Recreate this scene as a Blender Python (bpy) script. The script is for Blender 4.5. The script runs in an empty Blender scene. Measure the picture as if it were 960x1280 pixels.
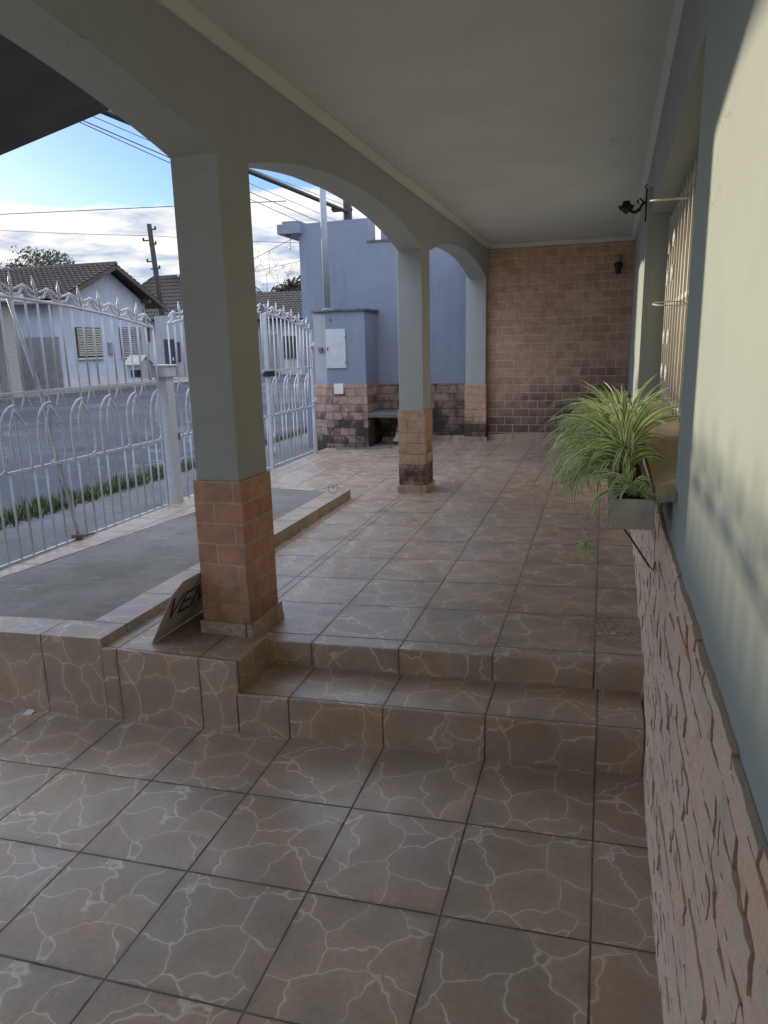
import bpy, bmesh, math, random
from mathutils import Vector, Matrix, noise
R = math.radians
SC = bpy.context.scene
COL = SC.collection
random.seed(7)

# ------------------------------------------------------------------ camera
yaw, pitch, roll = R(16.878), R(12.929), R(-1.355)
CAM = Vector((-0.032, -2.174, 1.601))
cy, sy = math.cos(yaw), math.sin(yaw)
f0 = Vector((-sy, cy, 0)); r0 = Vector((cy, sy, 0)); u0 = Vector((0, 0, 1))
fw = f0 * math.cos(pitch) - u0 * math.sin(pitch)
up = u0 * math.cos(pitch) + f0 * math.sin(pitch)
rt = r0 * math.cos(roll) + up * math.sin(roll)
up = up * math.cos(roll) - r0 * math.sin(roll)
cd = bpy.data.cameras.new('camera'); cam = bpy.data.objects.new('camera', cd); COL.objects.link(cam)
m = Matrix((rt, up, -fw)).transposed().to_4x4(); m.translation = CAM; cam.matrix_world = m
cd.sensor_fit = 'VERTICAL'; cd.sensor_height = 36; cd.lens = 36 * 903.8 / 1280
cd.clip_start = 0.02; cd.clip_end = 2000
SC.camera = cam

# ------------------------------------------------------------------ light
SUN_AZ, SUN_EL = -63.3, 9.0          # azimuth from +Y towards +X
world = bpy.data.worlds.new('World'); SC.world = world; world.use_nodes = True
wn = world.node_tree; wn.nodes.clear()
def wnode(t, **k):
    n = wn.nodes.new(t)
    for a, b in k.items(): setattr(n, a, b)
    return n
sky = wnode('ShaderNodeTexSky', sky_type='NISHITA', sun_disc=False)
sky.sun_elevation = R(SUN_EL); sky.sun_rotation = R(SUN_AZ); sky.air_density = 1.0; sky.dust_density = 0.6; sky.ozone_density = 2.0
tc = wnode('ShaderNodeTexCoord')
sep = wnode('ShaderNodeSeparateXYZ'); wn.links.new(tc.outputs['Generated'], sep.inputs[0])
def wm(op, a, b=None, c=None):
    n = wnode('ShaderNodeMath', operation=op)
    for i, v in enumerate((a, b, c)):
        if v is None: continue
        if isinstance(v, (int, float)): n.inputs[i].default_value = v
        else: wn.links.new(v, n.inputs[i])
    return n.outputs[0]
zc = wm('MAXIMUM', sep.outputs[2], 0.0)
den = wm('ADD', zc, 0.10)
cx_ = wm('DIVIDE', sep.outputs[0], den); cy_ = wm('DIVIDE', sep.outputs[1], den)
cmb = wnode('ShaderNodeCombineXYZ'); wn.links.new(cx_, cmb.inputs[0]); wn.links.new(cy_, cmb.inputs[1])
n1 = wnode('ShaderNodeTexNoise'); n1.inputs['Scale'].default_value = 1.15; n1.inputs['Detail'].default_value = 9; n1.inputs['Roughness'].default_value = .6; n1.inputs['Distortion'].default_value = .35
wn.links.new(cmb.outputs[0], n1.inputs['Vector'])
n2 = wnode('ShaderNodeTexNoise'); n2.inputs['Scale'].default_value = 2.6; n2.inputs['Detail'].default_value = 7; n2.inputs['Roughness'].default_value = .6
wn.links.new(cmb.outputs[0], n2.inputs['Vector'])
# cloud cover: full low over the street, breaking up above ~10 degrees
thr = wnode('ShaderNodeMapRange'); wn.links.new(zc, thr.inputs[0])
thr.inputs[1].default_value = .15; thr.inputs[2].default_value = .20; thr.inputs[3].default_value = .22; thr.inputs[4].default_value = .70
azx = wm('MULTIPLY', sep.outputs[0], -0.5)          # more cloud towards the right of the street
thr2 = wm('ADD', thr.outputs[0], wm('SUBTRACT', azx, .27))
cov = wm('SUBTRACT', n1.outputs[0], thr2)
mask = wnode('ShaderNodeMapRange'); mask.interpolation_type = 'SMOOTHSTEP'; wn.links.new(cov, mask.inputs[0])
mask.inputs[1].default_value = 0; mask.inputs[2].default_value = .10
ramp = wnode('ShaderNodeValToRGB'); wn.links.new(wm('ADD', n2.outputs[0], wm('MULTIPLY', wm('SUBTRACT', zc, .085), 1.6)), ramp.inputs[0])
ramp.color_ramp.elements[0].position = .41; ramp.color_ramp.elements[0].color = (2.2, 2.7, 3.6, 1)
ramp.color_ramp.elements[1].position = .62; ramp.color_ramp.elements[1].color = (5.1, 5.0, 4.8, 1)
tint = wnode('ShaderNodeMixRGB', blend_type='MULTIPLY'); tint.inputs[0].default_value = 1; wn.links.new(sky.outputs[0], tint.inputs[1]); tint.inputs[2].default_value = (.60, .75, 1.02, 1)
mix = wnode('ShaderNodeMixRGB'); wn.links.new(mask.outputs[0], mix.inputs[0]); wn.links.new(tint.outputs[0], mix.inputs[1]); wn.links.new(ramp.outputs[0], mix.inputs[2])
hi = wnode('ShaderNodeMapRange'); hi.interpolation_type = 'SMOOTHSTEP'; wn.links.new(zc, hi.inputs[0]); hi.inputs[1].default_value = .30; hi.inputs[2].default_value = .55
fill_veil = wnode('ShaderNodeMixRGB'); wn.links.new(hi.outputs[0], fill_veil.inputs[0]); wn.links.new(mix.outputs[0], fill_veil.inputs[1]); fill_veil.inputs[2].default_value = (7.5, 8.7, 11.0, 1)  # brighter overhead sky, added out of view to lift the ambient light
mix = fill_veil
bg = wnode('ShaderNodeBackground'); bg.inputs[1].default_value = 0.10; wn.links.new(mix.outputs[0], bg.inputs[0])
wo = wnode('ShaderNodeOutputWorld'); wn.links.new(bg.outputs[0], wo.inputs[0])

sd = bpy.data.lights.new('sun', 'SUN'); so = bpy.data.objects.new('sun', sd); COL.objects.link(so)
sd.energy = 2.0; sd.angle = R(1.2); sd.color = (1.0, .86, .62)
tosun = Vector((math.cos(R(SUN_EL)) * math.sin(R(SUN_AZ)), math.cos(R(SUN_EL)) * math.cos(R(SUN_AZ)), math.sin(R(SUN_EL))))
so.rotation_euler = tosun.to_track_quat('Z', 'Y').to_euler(); so.location = (-8, 4, 8)
SC.view_settings.view_transform = 'Standard'; SC.view_settings.look = 'None'
SC.view_settings.exposure = 1.12; SC.view_settings.gamma = 1.0; SC.view_settings.use_curve_mapping = False

# ------------------------------------------------------------------ mesh helpers
class MB:
    def __init__(s): s.v = []; s.f = []; s.smooth = []; s.uvs = {}
    def face(s, pts, sm=False, uv=None):
        i = len(s.v); s.v += [Vector(p) for p in pts]; s.f.append(tuple(range(i, i + len(pts)))); s.smooth.append(sm)
        if uv: s.uvs[len(s.f) - 1] = uv
    def add(s, verts, faces, sm=False):
        o = len(s.v); s.v += [Vector(p) for p in verts]
        for f in faces: s.f.append(tuple(o + k for k in f)); s.smooth.append(sm)
    def box(s, x0, x1, y0, y1, z0, z1, fn=None):
        P = [(x, y, z) for z in (z0, z1) for y in (y0, y1) for x in (x0, x1)]
        if fn: P = [fn(*p) for p in P]
        s.add(P, [(0, 2, 3, 1), (4, 5, 7, 6), (0, 1, 5, 4), (2, 6, 7, 3), (0, 4, 6, 2), (1, 3, 7, 5)])
    def prism(s, poly, z0, z1, fn=None):          # poly counter-clockwise in xy
        n = len(poly)
        P = [(x, y, z0) for x, y in poly] + [(x, y, z1) for x, y in poly]
        if fn: P = [fn(*p) for p in P]
        s.add(P, [tuple(range(n))[::-1], tuple(range(n, 2 * n))] + [(i, (i + 1) % n, n + (i + 1) % n, n + i) for i in range(n)])
    def tube(s, pts, r, n=8, caps=True):
        pts = [Vector(p) for p in pts]
        rs = r if isinstance(r, (list, tuple)) else [r] * len(pts)
        rings = []; ref = None
        for i, p in enumerate(pts):
            d = (pts[min(i + 1, len(pts) - 1)] - pts[max(i - 1, 0)]).normalized()
            if ref is None or abs(d.dot(ref)) > .95: ref = Vector((0, 0, 1)) if abs(d.z) < .9 else Vector((1, 0, 0))
            a = d.cross(ref).normalized(); b = d.cross(a).normalized(); ref = b.cross(d) if False else ref
            rings.append([p + (a * math.cos(2 * math.pi * k / n) + b * math.sin(2 * math.pi * k / n)) * rs[i] for k in range(n)])
        V = [q for rg in rings for q in rg]; F = []
        for i in range(len(pts) - 1):
            for k in range(n):
                F.append((i * n + k, (i + 1) * n + k, (i + 1) * n + (k + 1) % n, i * n + (k + 1) % n))
        if caps: F.append(tuple(range(n))); F.append(tuple((len(pts) - 1) * n + k for k in range(n))[::-1])
        s.add(V, F, True)
    def curl(s, pts, r, n=6, k=5):
        P = [Vector(p) for p in pts]; Q = [P[0] * 2 - P[1]] + P + [P[-1] * 2 - P[-2]]; out = []; rr = []
        rs = r if isinstance(r, (list, tuple)) else [r] * len(P)
        for i in range(len(P) - 1):
            a, b_, c, d = Q[i:i + 4]
            for j in range(k):
                t_ = j / k
                out.append(.5 * ((2 * b_) + (c - a) * t_ + (2 * a - 5 * b_ + 4 * c - d) * t_ ** 2 + (3 * b_ - a - 3 * c + d) * t_ ** 3)); rr.append(rs[i] * (1 - t_) + rs[i + 1] * t_)
        out.append(P[-1]); rr.append(rs[-1]); s.tube(out, rr, n)
    def lathe(s, prof, c, n=20):                    # prof (r, z)
        V = []; F = []
        for r, z in prof:
            for k in range(n): V.append((c[0] + r * math.cos(2 * math.pi * k / n), c[1] + r * math.sin(2 * math.pi * k / n), c[2] + z))
        for i in range(len(prof) - 1):
            for k in range(n): F.append((i * n + k, i * n + (k + 1) % n, (i + 1) * n + (k + 1) % n, (i + 1) * n + k))
        F.append(tuple(range(n))[::-1]); F.append(tuple((len(prof) - 1) * n + k for k in range(n)))
        s.add(V, F, True)
    def build(s, name, mat, parent=None, origin=None, bevel=0, fix=True):
        if parent is not None: org = WL[parent.name]
        elif origin is not None: org = Vector(origin)
        else:
            xs = [p.x for p in s.v]; ys = [p.y for p in s.v]; zs = [p.z for p in s.v]
            org = Vector(((min(xs) + max(xs)) / 2, (min(ys) + max(ys)) / 2, min(zs)))
        me = bpy.data.meshes.new(name)
        me.from_pydata([p - org for p in s.v], [], s.f)
        me.update()
        if fix:
            b = bmesh.new(); b.from_mesh(me); bmesh.ops.remove_doubles(b, verts=b.verts, dist=1e-5) if bevel else None
            bmesh.ops.recalc_face_normals(b, faces=b.faces); b.to_mesh(me); b.free()
        uvl = me.uv_layers.new(name='UVMap')
        for p in me.polygons:
            nn = p.normal
            custom = s.uvs.get(p.index) if not bevel else None
            for j, li in enumerate(p.loop_indices):
                w = me.vertices[me.loops[li].vertex_index].co + org
                if custom: uv = custom[j]
                elif abs(nn.z) >= max(abs(nn.x), abs(nn.y)): uv = (w.x, w.y)
                elif abs(nn.x) >= abs(nn.y): uv = (w.y, w.z)
                else: uv = (w.x, w.z)
                uvl.data[li].uv = uv
            p.use_smooth = s.smooth[p.index] if p.index < len(s.smooth) and not bevel else False
        o = bpy.data.objects.new(name, me); COL.objects.link(o)
        me.materials.append(mat)
        if parent is not None:
            o.parent = parent; WL[o.name] = org.copy()
        else:
            o.location = org; WL[o.name] = org.copy()
        if bevel:
            md = o.modifiers.new('edge', 'BEVEL'); md.width = bevel; md.segments = 2; md.limit_method = 'ANGLE'; md.angle_limit = R(40)
        return o
WL = {}
def tag(o, label, cat, group=None, kind=None):
    if label: o['label'] = label
    if cat: o['category'] = cat
    if group: o['group'] = group
    if kind: o['kind'] = kind
    return o
def thing(name, loc, label, cat, group=None):
    o = bpy.data.objects.new(name, None); COL.objects.link(o); o.location = loc; o.empty_display_size = .1
    WL[o.name] = Vector(loc); return tag(o, label, cat, group)
def struct(o): o['kind'] = 'structure'; return o

# ------------------------------------------------------------------ material helpers
class NT:
    def __init__(s, name):
        s.m = bpy.data.materials.new(name); s.m.use_nodes = True; s.t = s.m.node_tree
        s.b = s.t.nodes['Principled BSDF']; s.b.inputs['Roughness'].default_value = .8
    def n(s, t, **k):
        x = s.t.nodes.new(t)
        for a, b in k.items(): setattr(x, a, b)
        return x
    def l(s, a, b): s.t.links.new(a, b)
    def math(s, op, a, b=None, c=None, clamp=False):
        n = s.n('ShaderNodeMath', operation=op, use_clamp=clamp)
        for i, v in enumerate((a, b, c)):
            if v is None: continue
            if isinstance(v, (int, float)): n.inputs[i].default_value = v
            else: s.l(v, n.inputs[i])
        return n.outputs[0]
    def pos(s): return s.n('ShaderNodeNewGeometry').outputs['Position']
    def xyz(s, v):
        n = s.n('ShaderNodeSeparateXYZ'); s.l(v, n.inputs[0]); return n.outputs
    def comb(s, x, y, z):
        n = s.n('ShaderNodeCombineXYZ')
        for i, v in enumerate((x, y, z)):
            if isinstance(v, (int, float)): n.inputs[i].default_value = v
            else: s.l(v, n.inputs[i])
        return n.outputs[0]
    def noise(s, vec, scale, detail=4, rough=.55, dist=0):
        n = s.n('ShaderNodeTexNoise'); n.inputs['Scale'].default_value = scale; n.inputs['Detail'].default_value = detail
        n.inputs['Roughness'].default_value = rough; n.inputs['Distortion'].default_value = dist
        if vec is not None: s.l(vec, n.inputs['Vector'])
        return n.outputs['Fac']
    def noisec(s, vec, scale, detail=3):
        n = s.n('ShaderNodeTexNoise'); n.inputs['Scale'].default_value = scale; n.inputs['Detail'].default_value = detail
        s.l(vec, n.inputs['Vector']); return n.outputs['Color']
    def mr(s, v, a, b, c=0., d=1., smooth=False):
        n = s.n('ShaderNodeMapRange'); n.interpolation_type = 'SMOOTHSTEP' if smooth else 'LINEAR'
        s.l(v, n.inputs[0])
        for i, x in enumerate((a, b, c, d)): n.inputs[i + 1].default_value = x
        return n.outputs[0]
    def mix(s, f, a, b, mode='MIX'):
        n = s.n('ShaderNodeMixRGB', blend_type=mode)
        for i, v in enumerate((f, a, b)):
            if isinstance(v, (int, float)): n.inputs[i].default_value = v
            elif isinstance(v, tuple): n.inputs[i].default_value = (*v, 1) if len(v) == 3 else v
            else: s.l(v, n.inputs[i])
        return n.outputs[0]
    def scale(s, v, k):
        n = s.n('ShaderNodeVectorMath', operation='MULTIPLY'); s.l(v, n.inputs[0]); n.inputs[1].default_value = k if isinstance(k, tuple) else (k, k, k); return n.outputs[0]
    def vadd(s, a, b):
        n = s.n('ShaderNodeVectorMath', operation='ADD'); s.l(a, n.inputs[0])
        if isinstance(b, tuple): n.inputs[1].default_value = b
        else: s.l(b, n.inputs[1])
        return n.outputs[0]
    def bump(s, h, strength=.3, dist=.01, prev=None):
        n = s.n('ShaderNodeBump'); n.inputs['Strength'].default_value = strength; n.inputs['Distance'].default_value = dist
        s.l(h, n.inputs['Height'])
        if prev is not None: s.l(prev, n.inputs['Normal'])
        s.l(n.outputs[0], s.b.inputs['Normal']); return n.outputs[0]
    def color(s, c):
        if isinstance(c, tuple): s.b.inputs['Base Color'].default_value = (*c, 1)
        else: s.l(c, s.b.inputs['Base Color'])
    def rough(s, c):
        if isinstance(c, (int, float)): s.b.inputs['Roughness'].default_value = c
        else: s.l(c, s.b.inputs['Roughness'])

def mottled(name, c1, c2, scale=3, rough=.8, bump=.15, bscale=60, bdist=.004, metal=0, spec=None):
    t = NT(name); p = t.pos()
    f = t.noise(p, scale, 6, .6); f = t.mr(f, .3, .7)
    t.color(t.mix(f, c1, c2)); t.rough(rough); t.b.inputs['Metallic'].default_value = metal
    if spec is not None: t.b.inputs['Specular IOR Level'].default_value = spec
    if bump: t.bump(t.noise(p, bscale, 5, .6), bump, bdist)
    return t.m

TS = 0.42
def tile_mat(name, xo, yo, base=(.378, .298, .232), line=(.76, .665, .56), extra=None, rough=.33):
    t = NT(name); p = t.pos(); x, y, z = t.xyz(p)
    nrm = t.xyz(t.n('ShaderNodeNewGeometry').outputs['Normal'])
    anx = t.math('ABSOLUTE', nrm[0]); any_ = t.math('ABSOLUTE', nrm[1])
    gx = t.math('DIVIDE', t.math('SUBTRACT', x, xo), TS); gy = t.math('DIVIDE', t.math('SUBTRACT', y, yo), TS)
    fx = t.math('FRACT', gx); fy = t.math('FRACT', gy)
    ix = t.math('FLOOR', gx); iy = t.math('FLOOR', gy)
    dx = t.math('MULTIPLY', t.math('MINIMUM', fx, t.math('SUBTRACT', 1, fx)), TS)
    dy = t.math('MULTIPLY', t.math('MINIMUM', fy, t.math('SUBTRACT', 1, fy)), TS)
    dx = t.math('ADD', dx, t.math('MULTIPLY', t.math('GREATER_THAN', anx, .7), 1))
    dy = t.math('ADD', dy, t.math('MULTIPLY', t.math('GREATER_THAN', any_, .7), 1))
    d = t.math('MINIMUM', dx, dy)
    if extra is not None:
        d = t.math('MINIMUM', d, t.math('ABSOLUTE', t.math('SUBTRACT', x, extra)))
    wob = t.noise(p, 25, 2)
    d2 = t.math('ADD', d, t.math('MULTIPLY', t.math('SUBTRACT', wob, .5), .003))
    joint = t.mr(d2, .0022, .0042, 1, 0)
    # every tile gets one of a few prints
    h = t.n('ShaderNodeTexWhiteNoise', noise_dimensions='2D'); t.l(t.comb(ix, iy, 0), h.inputs['Vector'])
    hv = h.outputs['Value']
    lx = t.math('ADD', t.math('MULTIPLY', fx, TS), t.math('MULTIPLY', t.math('FLOOR', t.math('MULTIPLY', hv, 5)), 3.7))
    ly = t.math('ADD', t.math('MULTIPLY', fy, TS), t.math('MULTIPLY', t.math('FLOOR', t.math('MULTIPLY', hv, 3)), 1.9))
    flat = t.math('GREATER_THAN', t.math('ABSOLUTE', nrm[2]), .7)
    zz = t.math('MULTIPLY', z, t.math('SUBTRACT', 1, flat))
    v = t.comb(lx, ly, t.math('ADD', zz, t.math('MULTIPLY', flat, .137)))
    nz = t.n('ShaderNodeTexNoise'); nz.inputs['Scale'].default_value = 7.5; nz.inputs['Detail'].default_value = 2.2; t.l(v, nz.inputs['Vector'])
    off = t.scale(t.vadd(nz.outputs['Color'], (-.5, -.5, -.5)), .13)
    v2 = t.vadd(v, off)
    vo = t.n('ShaderNodeTexVoronoi', feature='DISTANCE_TO_EDGE'); vo.inputs['Scale'].default_value = 5.3; t.l(v2, vo.inputs['Vector'])
    vc = t.n('ShaderNodeTexVoronoi', feature='F1'); vc.inputs['Scale'].default_value = 5.3; t.l(v2, vc.inputs['Vector'])
    wid = t.mr(t.noise(v, 7, 2), .3, .7, .012, .029)
    crack = t.math('SUBTRACT', 1, t.math('DIVIDE', vo.outputs['Distance'], wid), clamp=True)
    crack = t.math('MULTIPLY', crack, t.mr(t.noise(v, 30, 3), .3, .6, .55, 1))
    n_big = t.mr(t.noise(p, 1.3, 4), .3, .7, .82, 1.15)
    n_f = t.mr(t.noise(p, 55, 5, .7), .25, .75, .86, 1.12)
    cellv = t.mr(t.xyz(vc.outputs['Color'])[0], 0, 1, .92, 1.08)
    tone = t.math('MULTIPLY', t.math('MULTIPLY', n_big, n_f), cellv)
    tone = t.math('MULTIPLY', tone, t.mr(vo.outputs['Distance'], .0, .30, 1.06, .92))
    warm = t.mix(t.mr(t.noise(v, 4.5, 3), .4, .65), base, (base[0] * 1.12, base[1] * 1.0, base[2] * .86))
    c = t.mix(1, warm, t.comb(tone, tone, tone), 'MULTIPLY')
    c = t.mix(t.math('MULTIPLY', crack, .80), c, line)
    # dirt near joints and random grime
    grime = t.math('MULTIPLY', t.mr(d, 0, .03, 1, 0), t.mr(t.noise(p, 6, 4), .45, .7))
    c = t.mix(t.math('MULTIPLY', grime, .40), c, (.09, .065, .05))
    spots = t.mr(t.noise(p, 90, 2, .5), .70, .74)
    c = t.mix(t.math('MULTIPLY', spots, .5), c, (.035, .03, .025))
    if extra is not None:
        dd_ = t.n('ShaderNodeVectorMath', operation='DISTANCE'); t.l(p, dd_.inputs[0]); dd_.inputs[1].default_value = (.09, 1.10, .31)
        dm = t.math('MULTIPLY', t.mr(dd_.outputs['Value'], .05, .26, 1, 0), t.mr(t.noise(p, 60, 5, .8), .46, .58))
        c = t.mix(t.math('MULTIPLY', dm, .85), c, (.03, .024, .02))
    c = t.mix(joint, c, t.mix(t.mr(t.noise(p, 3.3, 4, .7), .35, .65), (.075, .048, .034), (.20, .15, .115)))
    t.color(c)
    rg = t.mr(t.noise(p, 5, 5), .3, .7, rough - .06, rough + .14)
    t.rough(t.math('ADD', rg, t.math('MULTIPLY', joint, .4)))
    hgt = t.math('ADD', t.math('MULTIPLY', joint, -1.2), t.math('ADD', t.math('MULTIPLY', crack, .12), t.math('MULTIPLY', t.noise(p, 45, 4), .22)))
    t.bump(hgt, .5, .004)
    return t.m

def brick_mat(name, c1, c2, mortar, stain=.5, zlo=.3, zhi=1.0, bw=.21, rh=.1, uo=0., vo=0., seed=0., rough=.6, mort=.0045, sscale=5., dark=False):
    t = NT(name); p = t.pos(); x, y, z = t.xyz(p)
    uv = t.n('ShaderNodeUVMap').outputs[0]; uv = t.vadd(uv, (uo, vo, 0))
    wob = t.scale(t.vadd(t.noisec(p, 14, 2), (-.5, -.5, -.5)), .006)
    uv2 = t.vadd(uv, wob)
    b = t.n('ShaderNodeTexBrick'); t.l(uv2, b.inputs['Vector'])
    b.inputs['Scale'].default_value = 1; b.inputs['Brick Width'].default_value = bw; b.inputs['Row Height'].default_value = rh
    b.inputs['Mortar Size'].default_value = mort; b.inputs['Mortar Smooth'].default_value = .35; b.inputs['Bias'].default_value = 0
    b.inputs['Color1'].default_value = (*c1, 1); b.inputs['Color2'].default_value = (*c2, 1); b.inputs['Mortar'].default_value = (*mortar, 1)
    f = b.outputs['Fac']; bc = b.outputs['Color']
    if dark:
        ux, uy, _ = t.xyz(uv2)
        row = t.math('FLOOR', t.math('DIVIDE', uy, rh)); odd = t.math('MULTIPLY', t.math('FRACT', t.math('MULTIPLY', row, .5)), 1.0)
        cl = t.math('FLOOR', t.math('ADD', t.math('DIVIDE', ux, bw), odd))
        q = t.math('ADD', t.noise(t.comb(t.math('MULTIPLY', cl, .37), t.math('MULTIPLY', row, .43), 0), 1.0, 4, .8), t.mr(z, .5, 1.65, .16, -.22))
        q = t.math('ADD', q, t.math('MULTIPLY', x, .085))
        dk = t.math('MULTIPLY', t.mr(q, .34, .56), t.math('SUBTRACT', 1, f))
        bc = t.mix(t.math('MULTIPLY', dk, .85), bc, (.13, .080, .075))
    n1 = t.mr(t.noise(t.vadd(p, (seed, seed, 0)), 11, 6, .65), .25, .75, .72, 1.25)
    n2 = t.mr(t.noise(p, 70, 4, .7), .2, .8, .85, 1.12)
    tone = t.math('MULTIPLY', n1, n2)
    c = t.mix(1, bc, t.comb(tone, tone, tone), 'MULTIPLY')
    # pale lime bloom and dark damp stains
    bl = t.mr(t.noise(t.vadd(p, (3 + seed, 1, 2)), 6, 5, .7), .58, .75, 0, .35)
    c = t.mix(bl, c, (.42, .34, .28))
    hgt = t.mr(z, zlo, zhi, .28, -.12)
    ux2, uy2, _z2 = t.xyz(uv2); rw = t.math('FLOOR', t.math('DIVIDE', uy2, rh)); cc = t.math('FLOOR', t.math('ADD', t.math('DIVIDE', ux2, bw), t.math('FRACT', t.math('MULTIPLY', rw, .5))))
    wnz = t.n('ShaderNodeTexWhiteNoise', noise_dimensions='2D'); t.l(t.comb(cc, rw, 0), wnz.inputs['Vector'])
    hgt = t.math('ADD', hgt, t.math('MULTIPLY', t.math('SUBTRACT', wnz.outputs['Value'], .5), .16))
    hgt = t.math('ADD', hgt, t.math('MULTIPLY', f, .10))
    st = t.mr(t.math('ADD', t.noise(t.vadd(t.scale(p, (1, 1, .8)), (seed * 2, 5, 0)), sscale, 9, .78), hgt), .54, .80, 0, 1, True)
    c = t.mix(t.math('MULTIPLY', st, stain), c, (.022, .018, .017))
    t.color(c); t.rough(rough)
    hh = t.math('ADD', t.math('MULTIPLY', f, -1.0), t.math('ADD', t.math('MULTIPLY', t.noise(p, 22, 5, .65), .9), t.math('MULTIPLY', t.noise(p, 90, 3), .25)))
    t.bump(hh, .6, .008)
    return t.m

def plaster(name, c, c2=None, bump=.18, streak=0., rough=.75):
    t = NT(name); p = t.pos()
    c2 = c2 or tuple(v * .88 for v in c)
    f = t.mr(t.noise(p, 2.2, 6, .62), .3, .7)
    col = t.mix(f, c, c2)
    if streak:
        s = t.mr(t.noise(t.scale(p, (5, 5, .55)), 2.0, 6, .65), .50, .78, 0, streak)
        col = t.mix(s, col, tuple(v * .42 for v in c))
        s2 = t.mr(t.noise(t.vadd(p, (4, 1, 7)), 3.4, 5, .6), .56, .72, 0, streak * .6)
        col = t.mix(s2, col, tuple(min(1, v * 1.18) for v in c))
    vcr = t.n('ShaderNodeTexVoronoi', feature='DISTANCE_TO_EDGE'); vcr.inputs['Scale'].default_value = .9
    t.l(t.vadd(p, t.scale(t.vadd(t.noisec(p, 3.0, 5), (-.5, -.5, -.5)), .55)), vcr.inputs['Vector'])
    hair = t.math('MULTIPLY', t.mr(vcr.outputs['Distance'], .0012, .0035, 1, 0), t.mr(t.noise(t.vadd(p, (1, 6, 3)), 1.1, 3), .52, .60))
    col = t.mix(t.math('MULTIPLY', hair, .45), col, tuple(v * .35 for v in c))
    scuff = t.mr(t.noise(t.scale(p, (1, 1, 1.6)), 26, 4, .75), .66, .74, 0, .22)
    col = t.mix(scuff, col, tuple(v * .6 for v in c))
    t.color(col); t.rough(rough)
    h = t.math('ADD', t.math('MULTIPLY', t.noise(p, 120, 4, .6), .4), t.noise(p, 14, 4, .5))
    t.bump(h, bump, .006)
    return t.m

M = {}
M['tile_low'] = tile_mat('glazed_stone_print_tile_low', 0.0, 0.0)
M['tile_up'] = tile_mat('glazed_stone_print_tile_up', -0.018, 1.2415 - TS, extra=-1.752, rough=.27)
M['tile_bed'] = tile_mat('glazed_stone_print_tile_bed', -2.18 + .085, .403 + .19, line=(.66, .58, .49), rough=.33)
M['tile_skirt'] = tile_mat('glazed_stone_print_tile_skirting', .1, .1, base=(.375, .30, .24))
M['plaster'] = plaster('painted_plaster_porch', (.62, .60, .53))
M['plaster_col'] = plaster('painted_plaster_column', (.455, .475, .455), bump=.35, streak=.10)
M['plaster_house'] = plaster('painted_plaster_house', (.375, .42, .395), bump=.14, streak=.06)
M['ceil'] = plaster('painted_ceiling', (.68, .72, .69), bump=.10, streak=.05)
M['plaster_nb'] = plaster('painted_plaster_neighbour', (.245, .275, .355), streak=.45, bump=.3)
M['brick_c1'] = brick_mat('ceramic_brick_near_column', (.50, .245, .165), (.58, .315, .215), (.60, .48, .38), stain=.35, zlo=.3, zhi=.7, seed=1.3, bw=.20, uo=.01, vo=-.045, rh=.0975)
M['brick_c2'] = brick_mat('ceramic_brick_far_column', (.50, .30, .195), (.58, .37, .25), (.40, .31, .25), stain=.9, zlo=.45, zhi=.85, seed=4.1, bw=.20, vo=-.055, rh=.0975, sscale=4)
M['brick_end'] = brick_mat('ceramic_brick_end_wall', (.50, .305, .205), (.62, .405, .285), (.74, .61, .50), dark=True, stain=.25, zlo=.5, zhi=1.7, bw=.214, rh=.106, seed=2.2, rough=.45, mort=.005, sscale=1.6)
M['brick_nb'] = brick_mat('ceramic_brick_neighbour', (.36, .225, .175), (.47, .32, .26), (.16, .125, .11), stain=.93, zlo=.2, zhi=1.4, bw=.214, rh=.106, seed=7.7, sscale=3.6)
M['brick_niche'] = brick_mat('ceramic_brick_damp', (.24, .16, .125), (.32, .21, .17), (.13, .10, .09), stain=.95, zlo=.1, zhi=2.2, bw=.214, rh=.106, seed=5.5, sscale=3.0)
M['concrete'] = mottled('worn_concrete', (.155, .135, .115), (.40, .355, .31), 4.2, .85, .35, 70, .006)
M['concrete_dark'] = mottled('dark_stained_concrete', (.07, .066, .062), (.19, .18, .17), 9, .9, .4, 60, .006)
M['concrete_trough'] = mottled('trough_concrete', (.36, .33, .28), (.62, .58, .51), 11, .9, .5, 80, .006)
M['white_metal'] = mottled('white_painted_metal', (.60, .61, .65), (.50, .51, .55), 12, .5, .08, 90, .001)
M['cream_metal'] = mottled('cream_painted_metal', (.80, .79, .73), (.68, .67, .61), 12, .45, .05, 90, .001)
M['black_iron'] = mottled('black_wrought_iron', (.012, .012, .012), (.03, .03, .03), 20, .55, .2, 80, .002)
M['wire'] = mottled('rusty_wire', (.10, .07, .05), (.17, .12, .09), 30, .6, 0)
M['white_wire'] = mottled('pale_wire', (.78, .76, .66), (.66, .64, .55), 30, .4, 0)
M['asphalt'] = None
M['cable'] = mottled('cable_rubber', (.016, .017, .02), (.03, .03, .034), 5, .6, 0)
M['pole'] = mottled('utility_pole_concrete', (.13, .125, .12), (.22, .215, .21), 4, .9, .3, 40, .01)
M['pole_dark'] = mottled('utility_pole_weathered', (.025, .024, .024), (.045, .043, .042), 4, .9, .3, 40, .01)
M['dark_gap'] = mottled('dark_interior', (.03, .032, .036), (.05, .05, .055), 3, .5, 0)
M['glass'] = mottled('window_glass', (.035, .04, .05), (.05, .055, .065), 2, .12, 0)
M['white_plastic'] = mottled('white_plastic', (.80, .80, .78), (.70, .70, .68), 20, .4, 0)
M['house_white'] = plaster('far_house_plaster', (.40, .435, .52), streak=.5, bump=.2)
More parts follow.
